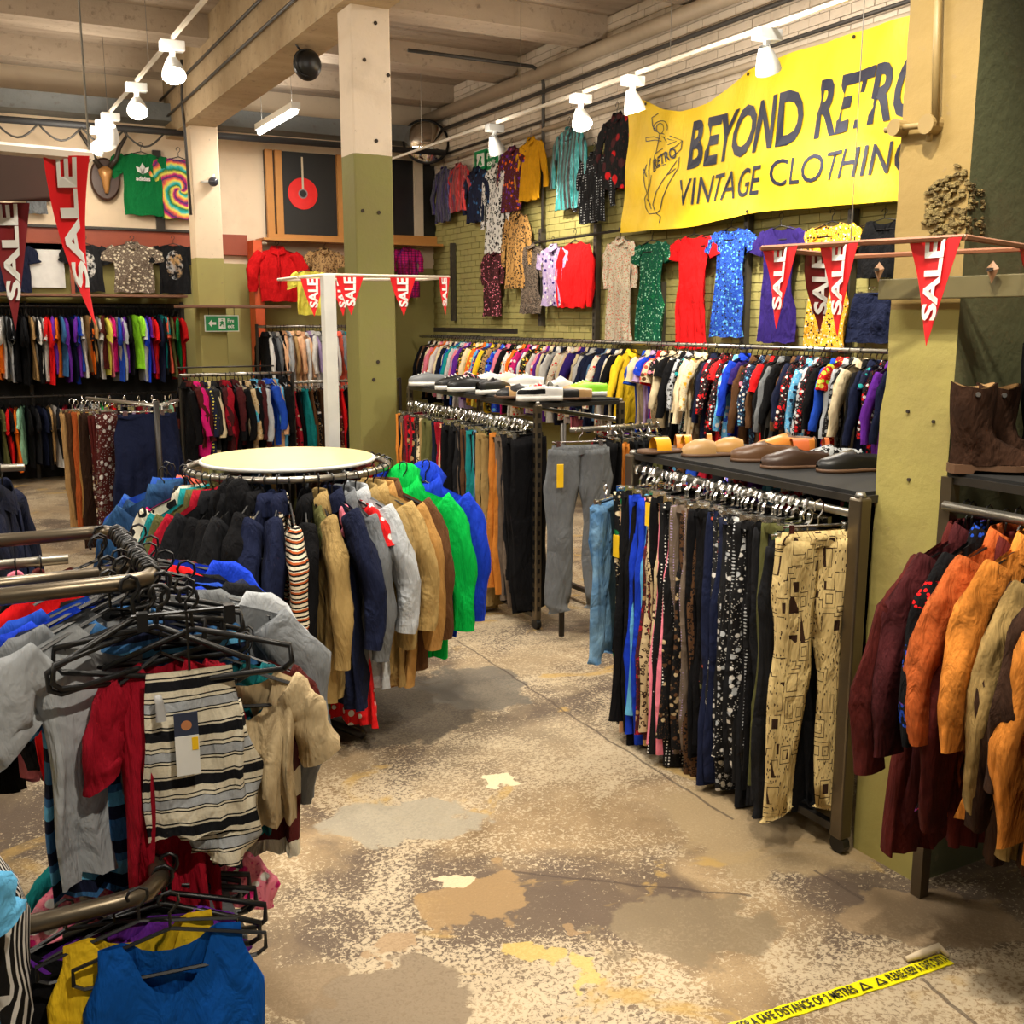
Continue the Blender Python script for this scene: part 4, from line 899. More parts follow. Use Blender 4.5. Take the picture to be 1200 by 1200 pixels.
# ------------------------------------------------------------------ shoes
def shoe_parts(kind, tok, t, s=1.0):
    p, a, b, c, k_ = parse(tok); m = cloth(p, a, b, c, k_) if p != 'plain' else simple('leather_' + a, PAL[a], .4)
    L = .27; W_ = lambda x: .033 + .016 * sin(pi * min(1, max(0, (x / L - .35) / .65)) * .9) - (.02 * max(0, (x / L - .85) / .15) ** 2)
    sole_h = .028 if kind == 'trainer' else .014
    ms = simple('sole_white', (.75, .74, .7), .5) if kind == 'trainer' else simple('sole_brown', (.12, .06, .03), .6)
    xs = [0, .012, .05, .09, .13, .17, .21, .245, .262, .27]
    mb = MB(); mb.rings([[(x, sy * W_(x) * (1.08 if 0 < x < .27 else .5), z) for sy, z in ((-1, 0), (1, 0), (1, sole_h), (-1, sole_h))] for x in xs]); part('sole', mb, ms, t, True)
    if kind == 'sandal':
        for x0, x1, h in ((.13, .2, .055), (.04, .06, .06)):
            mb = MB(); mb.rings([[(x, W_(x) * 1.05 * cos(an), sole_h + h * sin(an)) for an in [pi * j / 10 for j in range(11)]] for x in (x0, (x0 + x1) / 2, x1)], False, False, False); part('strap', mb, m, t, True)
        return
    if kind == 'clog':
        H = [0, 0, 0, 0, .05, .062, .058, .04, .028, .012]; op = .1
    else:
        H = [.05, .06, .065, .066, .072, .06, .048, .038, .03, .016]; op = .125
    mb = MB(); rs = []
    for x, h in zip(xs, H):
        if kind == 'clog' and x < op: continue
        r_ = []
        for j in range(13):
            an = pi * j / 12; yy = W_(x) * cos(an) * (1 if 0 < x < .27 else .7); zz = sole_h + h * sin(an) ** .7
            if x < op and .25 < j / 12 < .75 and x > .005: zz = sole_h + .012
            r_.append((x, yy, zz))
        rs.append(r_)
    mb.rings(rs, False, False, False); part('upper', mb, m, t, True)
    if kind == 'trainer':
        for k in range(4):
            x = .13 + k * .022; hh = .072 - k * .008
            part('lace', MB().tube([(x, -.02, sole_h + hh * .9), (x + .005, 0, sole_h + hh + .004), (x, .02, sole_h + hh * .9)], .004, 5), simple('white_lace', (.7, .7, .68), .7), t)
def shoe(kind, loc, rz, tok, label, s=1.0, group=None):
    t = thing('boot' if kind == 'boot' else 'shoe', label, 'boot' if kind == 'boot' else 'shoe', loc, rz, group); t.scale = (s, s, s); shoe_parts(kind, tok, t); return t
zt = 1.324
for i, (x, y, k, tok, an, l) in enumerate([(785, 530, 'sandal', 'mustard', 165, 'mustard yellow strappy sandal at the far corner of the near shoe shelf'), (812, 527, 'sandal', 'ginger', 150, 'orange strappy sandal next to the mustard one'),
    (838, 534, 'clog', 'tan', 160, 'pale tan backless mule behind the orange sandals'), (872, 532, 'clog', 'camel', 150, 'camel open-backed mule in the middle of the near shoe shelf'), (898, 540, 'loafer', 'brown', 150, 'dark brown loafer beside the camel mule'),
    (922, 530, 'loafer', 'ginger', 160, 'ginger leather flat shoe behind the loafers'), (948, 527, 'loafer', 'brown', 165, 'mid brown flat shoe at the back of the near shelf'), (935, 548, 'loafer', 'darkbrown', 155, 'very dark brown loafer at the front edge of the near shelf'),
    (975, 545, 'loafer', 'animal:silver,black*1.5', 160, 'black and silver snakeskin flat shoe on the near shelf'), (1000, 552, 'loafer', 'black', 160, 'black flat shoe next to the rack post cap'), (965, 531, 'sandal', 'rust', 150, 'rust coloured sandal near the pillar end of the shelf')]):
    q = onZ(x, y, zt); q = Vector((min(max(q.x, 2.80), 3.3), q.y, zt)); shoe(k, q - Vector((cos(R(an)), sin(R(an)), 0)) * .12, R(an), tok, l)
zt = 1.42
for i, (x, y, k, tok, an, l) in enumerate([(482, 458, 'trainer', 'black', 160, 'black trainer at the pillar end of the slotted rack shelf'), (500, 452, 'trainer', 'grey', 150, 'grey trainer behind the first black one'), (524, 459, 'trainer', 'black', 170, 'second black trainer along the slotted rack shelf'),
    (545, 453, 'trainer', 'floral:black,magenta,pink', 20, 'black and pink trainer pointing right on the shelf'), (556, 462, 'trainer', 'black', 15, 'black trainer pointing right beside the pink one'), (578, 452, 'trainer', 'white', 150, 'white trainer left of the tan shoes'),
    (588, 467, 'sandal', 'tan', 160, 'tan sandal at the front of the trainers'), (602, 466, 'sandal', 'camel', 150, 'camel sandal beside the tan one'), (600, 452, 'trainer', 'ivory', 140, 'ivory trainer in the middle of the shelf'), (620, 455, 'trainer', 'white', 130, 'white trainer leaning by the ivory one'),
    (622, 470, 'trainer', 'stripes:black,white', 165, 'black and white striped trainer above the slotted post'), (646, 472, 'trainer', 'white', 160, 'large white trainer at the front corner of the shelf'), (655, 460, 'trainer', 'white', 30, 'white trainer pointing right behind the front corner pair'), (672, 468, 'loafer', 'tan', 160, 'tan shoe right of the white trainers'),
    (690, 464, 'trainer', 'lime', 170, 'lime yellow trainer at the right end of the shelf'), (700, 474, 'loafer', 'black', 170, 'black flat shoe at the right front of the shelf'), (512, 470, 'loafer', 'charcoal', 160, 'charcoal flat shoe on the front edge of the shelf')]):
    q = onZ(x, y, zt); q = Vector((min(max(q.x, 3.2), 3.72), min(max(q.y, 5.5), 7.35), zt)); shoe(k, q - Vector((cos(R(an)), sin(R(an)), 0)) * .12, R(an), tok, l, 1.05)
# ------------------------------------------------------------------ round rack
CX, CY, ZR, RR = 1.384, 4.72, 1.235, .455
t = thing('round_rack', 'round clothes rack with a cream disc top packed with jackets', 'clothes rack', (CX, CY, 0))
def circ(r_, z, n=56): return [(r_ * cos(2 * pi * j / n), r_ * sin(2 * pi * j / n), z) for j in range(n)]
part('disc_top', MB().rings([circ(.385, 1.258), circ(.39, 1.264), circ(.39, 1.272), circ(.385, 1.278)]), simple('cream_disc', (.8, .66, .3), .35), t)
part('disc_edge', MB().tube(circ(.392, 1.266) + [circ(.392, 1.266)[0]], .009, 6), m_white, t, True)
part('ring_rail', MB().tube(circ(RR, ZR) + [circ(RR, ZR)[0]], .016, 8), m_railc, t, True)
part('centre_post', MB().tube([(0, 0, .03), (0, 0, 1.26)], .03, 12), m_dark, t, True)
for k in range(4):
    an = k * pi / 2 + .4; part('spoke', MB().tube([(0, 0, 1.235), (RR * cos(an), RR * sin(an), ZR)], .01, 6), m_railc, t, True); part('foot', MB().tube([(0, 0, .04), (.45 * cos(an), .45 * sin(an), .03)], .02, 8), m_dark, t, True)
RJ = [('jacket', 'floral:coral,olive,tan'), ('jacket', 'denim:denim,royal'), ('jacket', 'denim:navy,denim'), ('shirt', 'plaid:darkbrown,rust,black'), ('jacket', 'denim:denim,navy'), ('shirt', 'magenta'), ('jacket', 'animal:ivory,black*.5'), ('jacket', 'teal'), ('jacket', 'olive'), ('jacket', 'crimson'),
      ('jacket', 'charcoal'), ('hooded_jacket', 'black'), ('hooded_jacket', 'black'), ('jacket', 'charcoal'), ('coat', 'black'), ('jacket', 'navy'), ('jacket', 'navy'), ('sweatshirt', 'stripes:ivory,black,rust*2.6'), ('jacket', 'black'), ('jacket', 'khaki'), ('coat', 'navy'), ('jacket', 'grey'),
      ('coat', 'silver'), ('jacket', 'khaki'), ('coat', 'khaki'), ('jacket', 'camel'), ('jacket', 'brown'), ('hooded_jacket', 'emerald'), ('hooded_jacket', 'royal'), ('jacket', 'royal'), ('jacket', 'black'), ('jacket', 'red'), ('jacket', 'khaki'), ('shirt', 'stripes:tan,orange,black'), ('jacket', 'maroon'), ('jacket', 'navy'), ('jacket', 'olive'), ('jacket', 'black'), ('jacket', 'brown'), ('jacket', 'grey'), ('jacket', 'navy'), ('shirt', 'red'), ('jacket', 'charcoal'), ('jacket', 'beige'), ('jacket', 'denim:navy,denim'), ('jacket', 'black'), ('jacket', 'wine'), ('jacket', 'olive')]
labs = uniq([b for a, b in RJ], lambda i: RJ[i][0], 'round rack')
th0 = math.atan2(-CY, -CX)
for i, ((k, tok), lb) in enumerate(zip(RJ, labs)):
    f = i - 17.0; an = th0 + (f * .82 if f < 0 else f) / len(RJ) * 2 * pi
    lb = lb.replace('at the left end of the', 'at the back of the').replace('at the right end of the', 'at the back of the')
    ro = {1: .1, 2: .07, 4: .1, 27: .08, 28: .18, 17: .09, 12: .03, 13: .03}.get(i, .01); p = (CX + (RR + ro) * cos(an), CY + (RR + ro) * sin(an), ZR)
    garment(k, p, an + R(rg.uniform(-7, 7)), tok, lb, 'jackets around the round rack', 0, (.84, .95, rg.uniform(1.04, 1.16) * (1.0 if k != 'coat' else .82)), R(rg.uniform(-2, 5)))
# long pieces showing below the jackets
for an_, k, tok, sx, sz, lb in [(-12, 'long_dress', 'stripes:beige,black,navy*2.4', .8, 1.02, 'long beige and black striped knit hanging lowest under the black jackets'), (-4, 'long_dress', 'stripes:ivory,black,brown*2.4', .7, .98, 'second striped knit hem beside the lowest striped one'),
    (24, 'dress', 'dots:red,white*.55', .95, .98, 'red skirt-length dress with white polka dots below the khaki coats'), (16, 'dress', 'pink', .8, .92, 'dull pink dress hem left of the polka dot one'), (8, 'dress', 'olive', .8, .9, 'olive dress hem under the navy coats')]:
    an = th0 + R(an_ * 1.4); garment(k, (CX + RR * .93 * cos(an), CY + RR * .93 * sin(an), ZR), an + R(4), tok, lb, None, 0, (sx, .9, sz))
# ------------------------------------------------------------------ front left rack
zt = 1.3
t = thing('tiered_rack', 'bronze metal tiered rack with square arms at the front left', 'clothes rack', (-.3, 2.5, 0))
P = Vector(t.location)
def bar(pts, r_, m, nm='arm'):
    o = part(nm, MB().tube([Vector(p) - P for p in pts], r_, 10), m, t, True); return o
bar([(-.6, 2.50, 1.3), (.34, 2.50, 1.3), (.385, 2.515, 1.3), (.405, 2.56, 1.3), (.405, 3.1, 1.3), (.38, 3.15, 1.3), (.33, 3.16, 1.3), (-.6, 3.17, 1.3)], .02, m_rackm, 'top_arm')
bar([(-.5, 2.33, .60), (.24, 2.30, .62), (.31, 2.31, .62), (.35, 2.36, .62), (.36, 3.0, .62)], .022, m_rackm, 'lower_arm')
for x, y in ((-.3, 2.84), (-.25, 3.17), (-.25, 2.5)): bar([(x, y, .02), (x, y, 1.3)], .024, m_rackm, 'post')
bar([(-.3, 2.4, .03), (-.3, 3.3, .03)], .025, m_rackm, 'foot')
bar([(-.3, 2.84, 1.25), (.405, 2.84, 1.25)], .018, m_rackm, 'brace')
bar([(.405, 2.84, .6), (.405, 2.84, 1.3)], .018, m_rackm, 'upright')
FL = [('t_shirt', 'silver', 2.56, 24, -.10, 0), ('t_shirt', 'grey', 2.60, 18, -.06, .02), ('polo_shirt', 'stripes:denim,navy,skyblue*.5', 2.58, 6, -.07, -.03), ('t_shirt', 'navy', 2.68, 14, -.05, 0), ('t_shirt', 'royal', 2.72, 20, -.08, 0), ('sweatshirt', 'grey', 2.66, -18, .10, -.02), ('t_shirt', 'silver', 2.72, -14, .06, 0),
      ('t_shirt', 'blue', 2.79, 10, -.04, 0), ('t_shirt', 'black', 2.84, -6, .04, 0), ('t_shirt', 'red', 2.89, 16, -.08, .02), ('sweatshirt', 'navy', 2.93, -12, .06, 0), ('t_shirt', 'black', 2.97, 4, 0, 0), ('t_shirt', 'red', 3.02, 14, -.06, 0), ('t_shirt', 'royal', 3.06, -10, .05, .01), ('sweatshirt', 'black', 3.10, 0, 0, 0), ('t_shirt', 'maroon', 3.14, 12, -.04, 0)]
for (k, tok, y, yw, dx, dz), lb in zip(FL, ['pale grey t-shirt nearest the left edge on the tiered rack', 'mid grey t-shirt behind the pale grey one on the tiered rack', 'blue and navy striped polo shirt left of the crimson top', 'navy t-shirt low behind the grey tees', 'royal blue t-shirt whose sleeve shows left of the grey tees', 'mid grey sweatshirt on the aisle side of the tiered rack',
    'pale grey t-shirt on the aisle side behind the grey sweatshirt', 'deep blue t-shirt in the middle of the tiered rack', 'black t-shirt behind the deep blue one on the tiered rack', 'bright red t-shirt high on the left of the tiered rack', 'navy sweatshirt behind the red t-shirt on the tiered rack', 'black t-shirt just past the navy sweatshirt, tiered rack',
    'second bright red t-shirt, further along the tiered rack', 'bright blue t-shirt with collar showing near the arm corner', 'black sweatshirt near the far end of the tiered rack arm', 'maroon t-shirt last on the tiered rack end arm']):
    garment(k, (.405 + dx, y, 1.3 + dz), R(yw), tok, lb, 'tops on the tiered rack end arm', 0, (1.0, 1.2, .95), R(rg.uniform(-3, 3)))
garment('t_shirt', (.40, 2.47, 1.21), R(6), 'crimson', 'crimson hooded top hanging behind the striped woven garment', None, 0, (.55, 1.5, 1.05), v=1)
garment('crop_knit', (.60, 2.47, 1.13), R(-20), 'beige', 'beige cropped knit top right of the striped woven garment', None, 0, (.72, 1.3, .95), v=0)
garment('t_shirt', (.63, 2.56, 1.12), R(-24), 'stripes:maroon,ivory,wine*.2', 'maroon and cream panelled top behind the beige knit', None, 0, (.55, 1.2, .8), v=2)
garment('t_shirt', (.56, 2.52, 1.13), R(-10), 'denim:navy,teal', 'dark teal top between the crimson and beige ones', None, 0, (.45, 1.2, .7), v=3)
# the striped woven piece, folded over a clip hanger, with its swing tag
t = thing('folded_throw', 'grey, black and cream striped woven poncho with swing tags on the tiered rack', 'poncho', (.45, 2.40, 1.3), R(-6))
mw = cloth('woven', 'ivory')
part('front_fold', body_mb(.112, .40, .022, .2, 0, prof=((0, .86), (.3, .98), (1, 1.08)), N=34, M=16, amp=.007, seed=5, scoop=.0, z0=-.2, hem=-.0), mw, t, True)
part('hanging_end', limb_mb([(.06, .02, -.3), (.095, .02, -.5), (.09, .0, -.62), (.055, -.02, -.69)], [.05, .06, .055, .045], .45, 16, 4, .008), mw, t, True)
part('under_fold', limb_mb([(-.02, .01, -.56), (.03, .0, -.62), (.07, -.01, -.68)], [.05, .05, .035], .4, 14, 9, .006), mw, t, True)
part('hanger', clip_hanger_mb(.12), m_blk, t)
part('hanger_cord', MB().tube([(0, 0, -.05), (0, 0, -.2)], .003, 5), m_blk, t)
tg = part('swing_tag', MB().box((-.045, -.05, -.41), (.008, -.047, -.285)), simple('navy_card', (.025, .035, .07), .5), t, label='dark blue swing tag')
part('price_label', MB().box((-.045, -.052, -.435), (.008, -.05, -.34)), m_white, tg)
part('yellow_sticker', MB().box((-.008, -.0535, -.375), (.006, -.052, -.345)), m_ytag, tg)
part('emblem', MB().tube([(-.018, -.048, -.315), (-.018, -.0505, -.315)], .012, 12), simple('copper_ink', (.5, .2, .08), .5), tg)
part('security_tag', limb_mb([(-.075, -.035, -.24), (-.07, -.04, -.3)], [.008, .012], .8, 8, 2, 0), simple('grey_tag', (.4, .4, .4), .4), t, True)
def coat_hanger(loc, rz, tilt, label, s=1.0, group=None, W=.215):
    o = put('coat_hanger', hanger_mb(W, r=.0062, n=6).mesh('coat_hanger', m_blk, True), None, loc, (R(rg.uniform(-4, 4)), R(tilt), R(rz))); o.scale = (s, s, s); return tag(o, label, 'hanger', group)
coat_hanger((.40, 2.44, 1.28), -14, 8, 'empty black hanger nearest the camera, sloping down to the left of the tiered rack')
coat_hanger((.34, 2.47, 1.30), 16, -5, 'empty black hanger sticking out furthest left on the tiered rack')
coat_hanger((.46, 2.42, 1.27), -24, -6, 'empty black hanger sticking out over the grey sweatshirt')
coat_hanger((.42, 2.52, 1.29), 4, 4, 'empty black hanger directly behind the front one')
coat_hanger((.38, 2.50, 1.26), 24, 10, 'empty black hanger lowest of the bunch on the left')
for k in range(22):
    coat_hanger((.405 + rg.uniform(-.004, .004), 2.56 + k * .026, 1.302), rg.uniform(-28, 28), rg.uniform(-8, 8), 'black plastic hanger packed tightly on the end arm of the tiered rack', 1.0, 'packed hangers on the tiered rack end arm', rg.uniform(.12, .2))
# lower tier
garment('tank_top', (.335, 2.17, .67), R(-8), 'cobalt', 'plain blue sports vest facing the camera on the lower tier', None, 0, (1.0, 1.0, .88), v=1).rotation_euler[0] = 0
garment('tank_top', (.28, 2.23, .665), R(-2), 'yellow', 'bright yellow vest behind the blue sports vest', None, 0, (1.05, 1.1, .8), v=2)
garment('t_shirt', (.24, 2.33, .61), R(6), 'purple', 'purple top behind the yellow vest on the lower tier', None, 0, (.9, 1, .7), v=2)
garment('t_shirt', (.14, 2.34, .62), R(14), 'black', 'crumpled black t-shirt at the left of the lower tier', None, 0, (.95, 1.6, .74), v=3)
garment('tank_top', (.38, 2.46, .61), R(-10), 'grey', 'grey top at the back of the lower tier behind the blue vest', None, 0, (.95, 1.2, .85), v=0)
garment('t_shirt', (.36, 2.60, .61), R(-5), 'floral:pink,white,magenta', 'pink and white printed top folded on the lower tier', None, 0, (.9, 1.2, .7), v=1)
garment('t_shirt', (.36, 2.75, .61), R(5), 'teal', 'teal top furthest back on the lower tier', None, 0, (.9, 1.2, .7), v=1)
for k in range(5): coat_hanger((.36 + rg.uniform(-.01, .02), 2.36 + k * .05, .63), -10 + rg.uniform(-8, 8), rg.uniform(-4, 4), 'black hanger end showing on the aisle side of the lower tier', 1.0, 'hanger ends on the lower tier', .22)
# partly seen garments at the left edge
t_ = garment('sweatshirt', (-.175, 2.02, 1.02), R(50), 'vstripes:black,white', 'black track top with white side stripes at the left edge', None, 0, (1.0, 1.2, 1.0), v=1)
garment('t_shirt', (-.13, 1.96, .95), R(40), 'skyblue', 'bright light blue top beside the striped track top', None, 0, (.7, 1.1, .55), v=2)
rail_row((-.45, 3.50, 1.17), (.27, 3.44, 1.17), 'navy beige black black camel beige navy black pink maroon'.split(), 'jacket', 'rail behind tiered rack arms', 'jackets behind the tiered rack arms', 1, jit=12, s=.8)
rail_row((-.4, 4.6, 1.33), (.24, 4.5, 1.33), 'denim:navy,denim denim:denim,paledenim white denim:navy,denim denim:denim,navy denim:navy,black'.split(), 'jacket', 'left edge denim rail', 'denim on the rail at the left edge', 1, jit=10)
t = thing('clothes_rack', 'plain rail of denim jackets cut off by the left edge', 'clothes rack', (-.6, 4.55, 0))
part('rail', MB().tube([(0, .06, 1.33), (.86, -.05, 1.33)], .016, 8), m_railc, t, True); part('post', MB().tube([(0, .04, 0), (0, .04, 1.35)], .02, 8), m_dark, t, True)
t = thing('clothes_rack', 'plain rail of dark jackets behind the tiered rack', 'clothes rack', (-.6, 3.5, 0))
part('rail', MB().tube([(0, 0, 1.17), (.9, -.06, 1.17)], .016, 8), m_railc, t, True); part('post', MB().tube([(0, 0, 0), (0, 0, 1.18)], .02, 8), m_dark, t, True)
# ------------------------------------------------------------------ coats by the near pillar
t = thing('coat_rack', 'dark metal rack with a boot shelf in front of the near pillar', 'clothes rack', (2.74, 2.18, 0))
for a, b in ((0, 0), (.5, 0), (0, -.9), (.5, -.9)): part('post', MB().box((a - .02, b - .02, 0), (a + .02, b + .02, 1.42)), m_rackm, t)
for a in (0, .5): part('side_bar', MB().box((a - .012, -.9, 1.40), (a + .012, 0, 1.425)), m_dark, t)
for b in (0, -.9): part('end_bar', MB().box((0, b - .012, 1.40), (.5, b + .012, 1.425)), m_dark, t)
part('shelf_board', MB().box((0, -.9, 1.425), (.5, 0, 1.435)), MATS['dark_board'], t)
part('rail', MB().tube([(-.02, .0, 1.33), (-.02, -.9, 1.33)], .016, 10), m_railc, t, True)
CO = [('coat', 'suede:maroon', 2.13, 'long maroon coat hanging lowest at the corner of the coat rack', 1.03), ('coat', 'suede:wine', 2.11, 'dark wine velvet coat first on the rack by the near pillar', .92), ('coat', 'ethnic:black,red,blue', 2.05, 'black coat with red and blue woven bands', .84), ('coat', 'suede:rust', 1.99, 'rust red suede coat beside the patterned coat', .82), ('jacket', 'suede:maroon', 1.95, 'maroon suede jacket between the rust and ginger ones', 1.25), ('coat', 'suede:ginger', 1.90, 'bright ginger suede coat in the middle of the coat rack', .8),
      ('jacket', 'suede:darkbrown', 1.84, 'very dark brown suede jacket beside the ginger one', 1.15), ('jacket', 'suede:khaki', 1.78, 'khaki tan suede jacket, only one of its colour on the coat rack', 1.08), ('coat', 'suede:darkbrown', 1.72, 'dark brown long coat behind the khaki suede jacket', .85), ('jacket', 'suede:ginger', 1.67, 'second ginger suede jacket, cut by the right edge', 1.15), ('coat', 'suede:maroon', 1.60, 'dark maroon long coat at the right edge', .98),
      ('jacket', 'suede:camel', 1.53, 'camel suede jacket at the far right edge', 1.1)]
for k, tok, y, lb, sz in CO:
    garment(k, (2.76, y, 1.33), R(rg.uniform(4, 16)), tok, lb, 'coats on the rack by the near pillar', 0, (1.08, .8, sz), R(rg.uniform(-2, 3)))
def boot(loc, rz, tok, label, s=1.0):
    t = thing('boot', label, 'boot', loc, rz); t.scale = (s, s, s)
    p, a, b, c, k_ = parse(tok); m = cloth(p, a, b, c, k_)
    sh = [(0.02, .045, .0, .27), (.02, .045, 0, .22), (.03, .045, 0, .16)]
    W_ = lambda x: .036 + .014 * sin(pi * min(1, max(0, (x - .09) / .19)) * .9)
    part('sole', MB().rings([[(x, sy * W_(x) * (1.08 if 0 < x < .28 else .6), z) for sy, z in ((-1, z0), (1, z0), (1, .03), (-1, .03))] for x, z0 in ((-.002, 0), (.01, 0), (.07, 0), (.075, .012), (.15, .01), (.2, .01), (.26, .012), (.285, .02))]), simple('sole_brown', (.12, .06, .03), .6), t)
    # upper: rings climbing from the foot outline to the shaft
    rs = []
    for z, x0, x1, hw in ((.03, -.0, .28, .05), (.05, .0, .272, .048), (.075, .002, .24, .045), (.095, .004, .185, .043), (.12, .0, .14, .045), (.16, -.005, .125, .05), (.21, -.01, .13, .055), (.26, -.012, .135, .06), (.285, -.012, .135, .06)):
        cx, rx = (x0 + x1) / 2, (x1 - x0) / 2
        rs.append([(cx + rx * cos(a_) , hw * sin(a_) * (1 + (.12 * cos(a_) if z < .1 else 0)), z + (.018 * cos(a_) ** 2 if z > .28 else 0) + .003 * sin(5 * a_ + z * 60)) for a_ in [2 * pi * j / 22 for j in range(22)]])
    part('upper', MB().rings(rs, False, False), m, t, True)
    part('lining', MB().rings([[(.0615 + .062 * cos(a_) * (1 if z > .2 else .8), (.054 if z > .2 else .04) * sin(a_), z + (.018 * cos(a_) ** 2 if z > .28 else 0)) for a_ in [2 * pi * j / 22 for j in range(22)]] for z in (.15, .284)], True, False), simple('tan_lining', PAL['tan'], .7), t, True)
    part('stud', MB().tube([(.06, -.066, .265), (.06, -.058, .265)], .008, 10), m_steel, t)
    return t
q = onZ(1118, 549, 1.436)
boot((2.725, 2.18, 1.436), R(-38), 'suede:darkbrown', 'front brown suede ankle boot with tan lining on the shelf by the pillar', .92)
boot((2.83, 2.17, 1.436), R(-34), 'suede:darkbrown', 'darker brown suede boot tucked behind the front one', .9)
boot((2.98, 2.12, 1.436), R(-30), 'suede:black', 'tall black boot at the right edge of the boot shelf', 1.3)
# ------------------------------------------------------------------ sale pennants and their frames
m_penn = NT('red_pennant'); m_penn.base((.8, .012, .018), .45); m_penn.b.inputs['Transmission Weight'].default_value = 0; m_penn = m_penn.m
m_print = simple('white_lettering', (.85, .84, .8), .55); m_cord = simple('white_band', (.72, .62, .5), .5)
ST = text_mesh('SALE', 1.0, .035)
def pennant(p0, p1, ln, label, lean=0.0, curl=0.0, mat=None):
    p0 = Vector(p0); p1 = Vector(p1); w_ = (p1 - p0).length; d = (p1 - p0).normalized(); rz = math.atan2(d.y, d.x)
    t = thing('sale_pennant', label, 'pennant', p0, rz, 'red sale pennants')
    def S(x, z):   # x across, z down from the top band
        u = -z / ln; return (x + lean * u * u * ln, curl * sin(u * 3.0) * .5 + .012 * sin(x / w_ * 5 + u * 2), z)
    M = 14; v = []; f = []
    for i in range(M + 1):
        u = i / M; a = .5 * w_ * u; b = w_ - .5 * w_ * u
        for j in range(5): v.append(S(a + (b - a) * j / 4 * .999, -ln * u))
    k = len(v); v += [(x, y + .0015, z) for x, y, z in v]
    for i in range(M):
        for j in range(4):
            q = i * 5 + j; f.append((q, q + 1, q + 6, q + 5)); f.append((k + q, k + q + 5, k + q + 6, k + q + 1))
    part('cloth', MB().add(v, f), mat or m_penn, t, True)
    vs, fs = fit(ST, 0, 1, 0, 1)
    for nm, off, fl in (('lettering', -.004, 1), ('lettering', .0055, -1)):
        vv = []
        for x, y in vs:
            z = -ln * (.76 - .75 * x); xx = w_ * .5 + fl * w_ * (.2 - .4 * y) * (.75 + .35 * x); q = S(xx, z); vv.append((q[0], q[1] + off, q[2]))
        mb = MB(); mb.add(vv, fs); part(nm, mb, m_print, t)
    return t
def band(pts, label, r_=.004):
    o = part('bunting_band', MB().tube(pts, r_, 6), m_cord, None); tag(o, label, 'ribbon'); return o
# frame over the near pillar racks
zf = 2.1
c0, c1, c2 = onZ(893, 291, zf), onZ(1130, 278, zf), onZ(1215, 291, zf); c3 = c0 + (c2 - c1)
t = thing('sign_holder', 'square timber frame carrying red sale pennants before the near pillar', 'frame', (c1.x, c1.y, zf))
fr = simple('frame_wood', (.3, .12, .06), .5)
for a, b in ((c0, c1), (c1, c2), (c2, c3), (c3, c0)):
    part('frame_bar', MB().tube([a - Vector(t.location), b - Vector(t.location)], .008, 6), fr, t)
for cc in (c2, c3): part('suspension_wire', MB().tube([cc - Vector(t.location), Vector((cc.x, cc.y, ZC)) - Vector(t.location)], .002, 4), m_steel, t)
off = Vector((0, 0, .004))
band([c0 + off, c0.lerp(c1, .3) + off + Vector((0, 0, -.002)), c0.lerp(c1, .7) + off, c1 + off, c2 + off], 'cream band along the top of the near sale pennants')
def onseg(px, a, b):     # the point of segment a-b that shows at column px
    lo, hi = 0.0, 1.0
    def col_(p): d = p - Vector((0, 0, CH)); return 600 + F * d.dot(RT) / d.dot(FW)
    for _ in range(30):
        m_ = (lo + hi) / 2
        if (col_(a.lerp(b, m_)) < px) == (col_(a) < col_(b)): lo = m_
        else: hi = m_
    return a.lerp(b, lo)
pennant(onseg(893, c0, c1), onseg(937, c0, c1), .225, 'red sale pennant over the indigo wall dress', .02)
pennant(onseg(960, c0, c1), onseg(1008, c0, c1), .245, 'red sale pennant over the mustard wall dress', .06)
pennant(onseg(1065, c0, c1), onseg(1129, c0, c1), .265, 'large red sale pennant against the near pillar', .0)
pennant(onseg(1195, c1, c2 + (c2 - c1)), c1.lerp(c2, 1.9), .2, 'red sale pennant cut by the right edge')
pennant(onseg(944, c3, c0), onseg(978, c3, c0), .24, 'darker sale pennant seen behind the other two near the mustard dress', 0, 0, simple('dark_red_pennant', (.2, .006, .01), .6))  # far-side pennant: its shade is put into a darker copy of the red
b0 = onX(1005, 337, 2.66)
stand('cross_board', 'olive painted board behind the sale frame on the near pillar', 'board', MB().box((2.72, 1.7, 1.965), (2.75, 2.5, 2.03)), simple('olive_board', (.12, .1, .04), .6), .003)
for px, py in ((1030, 318), (1163, 318)):
    q = onX(px, py, 2.7)
    t = thing('wooden_ornament', 'small diamond wall ornament %s the large sale pennant' % ('left of' if px < 1100 else 'right of'), 'ornament', q)
    part('body', MB().add([(0, 0, .03), (0, .022, .008), (0, 0, -.035), (0, -.022, .008), (-.012, 0, .0)], [(0, 1, 4), (1, 2, 4), (2, 3, 4), (3, 0, 4), (3, 2, 1, 0)]), simple('bronze_paint', (.3, .16, .08), .4), t)
    part('face', MB().box((-.014, -.01, .0), (-.01, .01, .01)), m_dark, t)
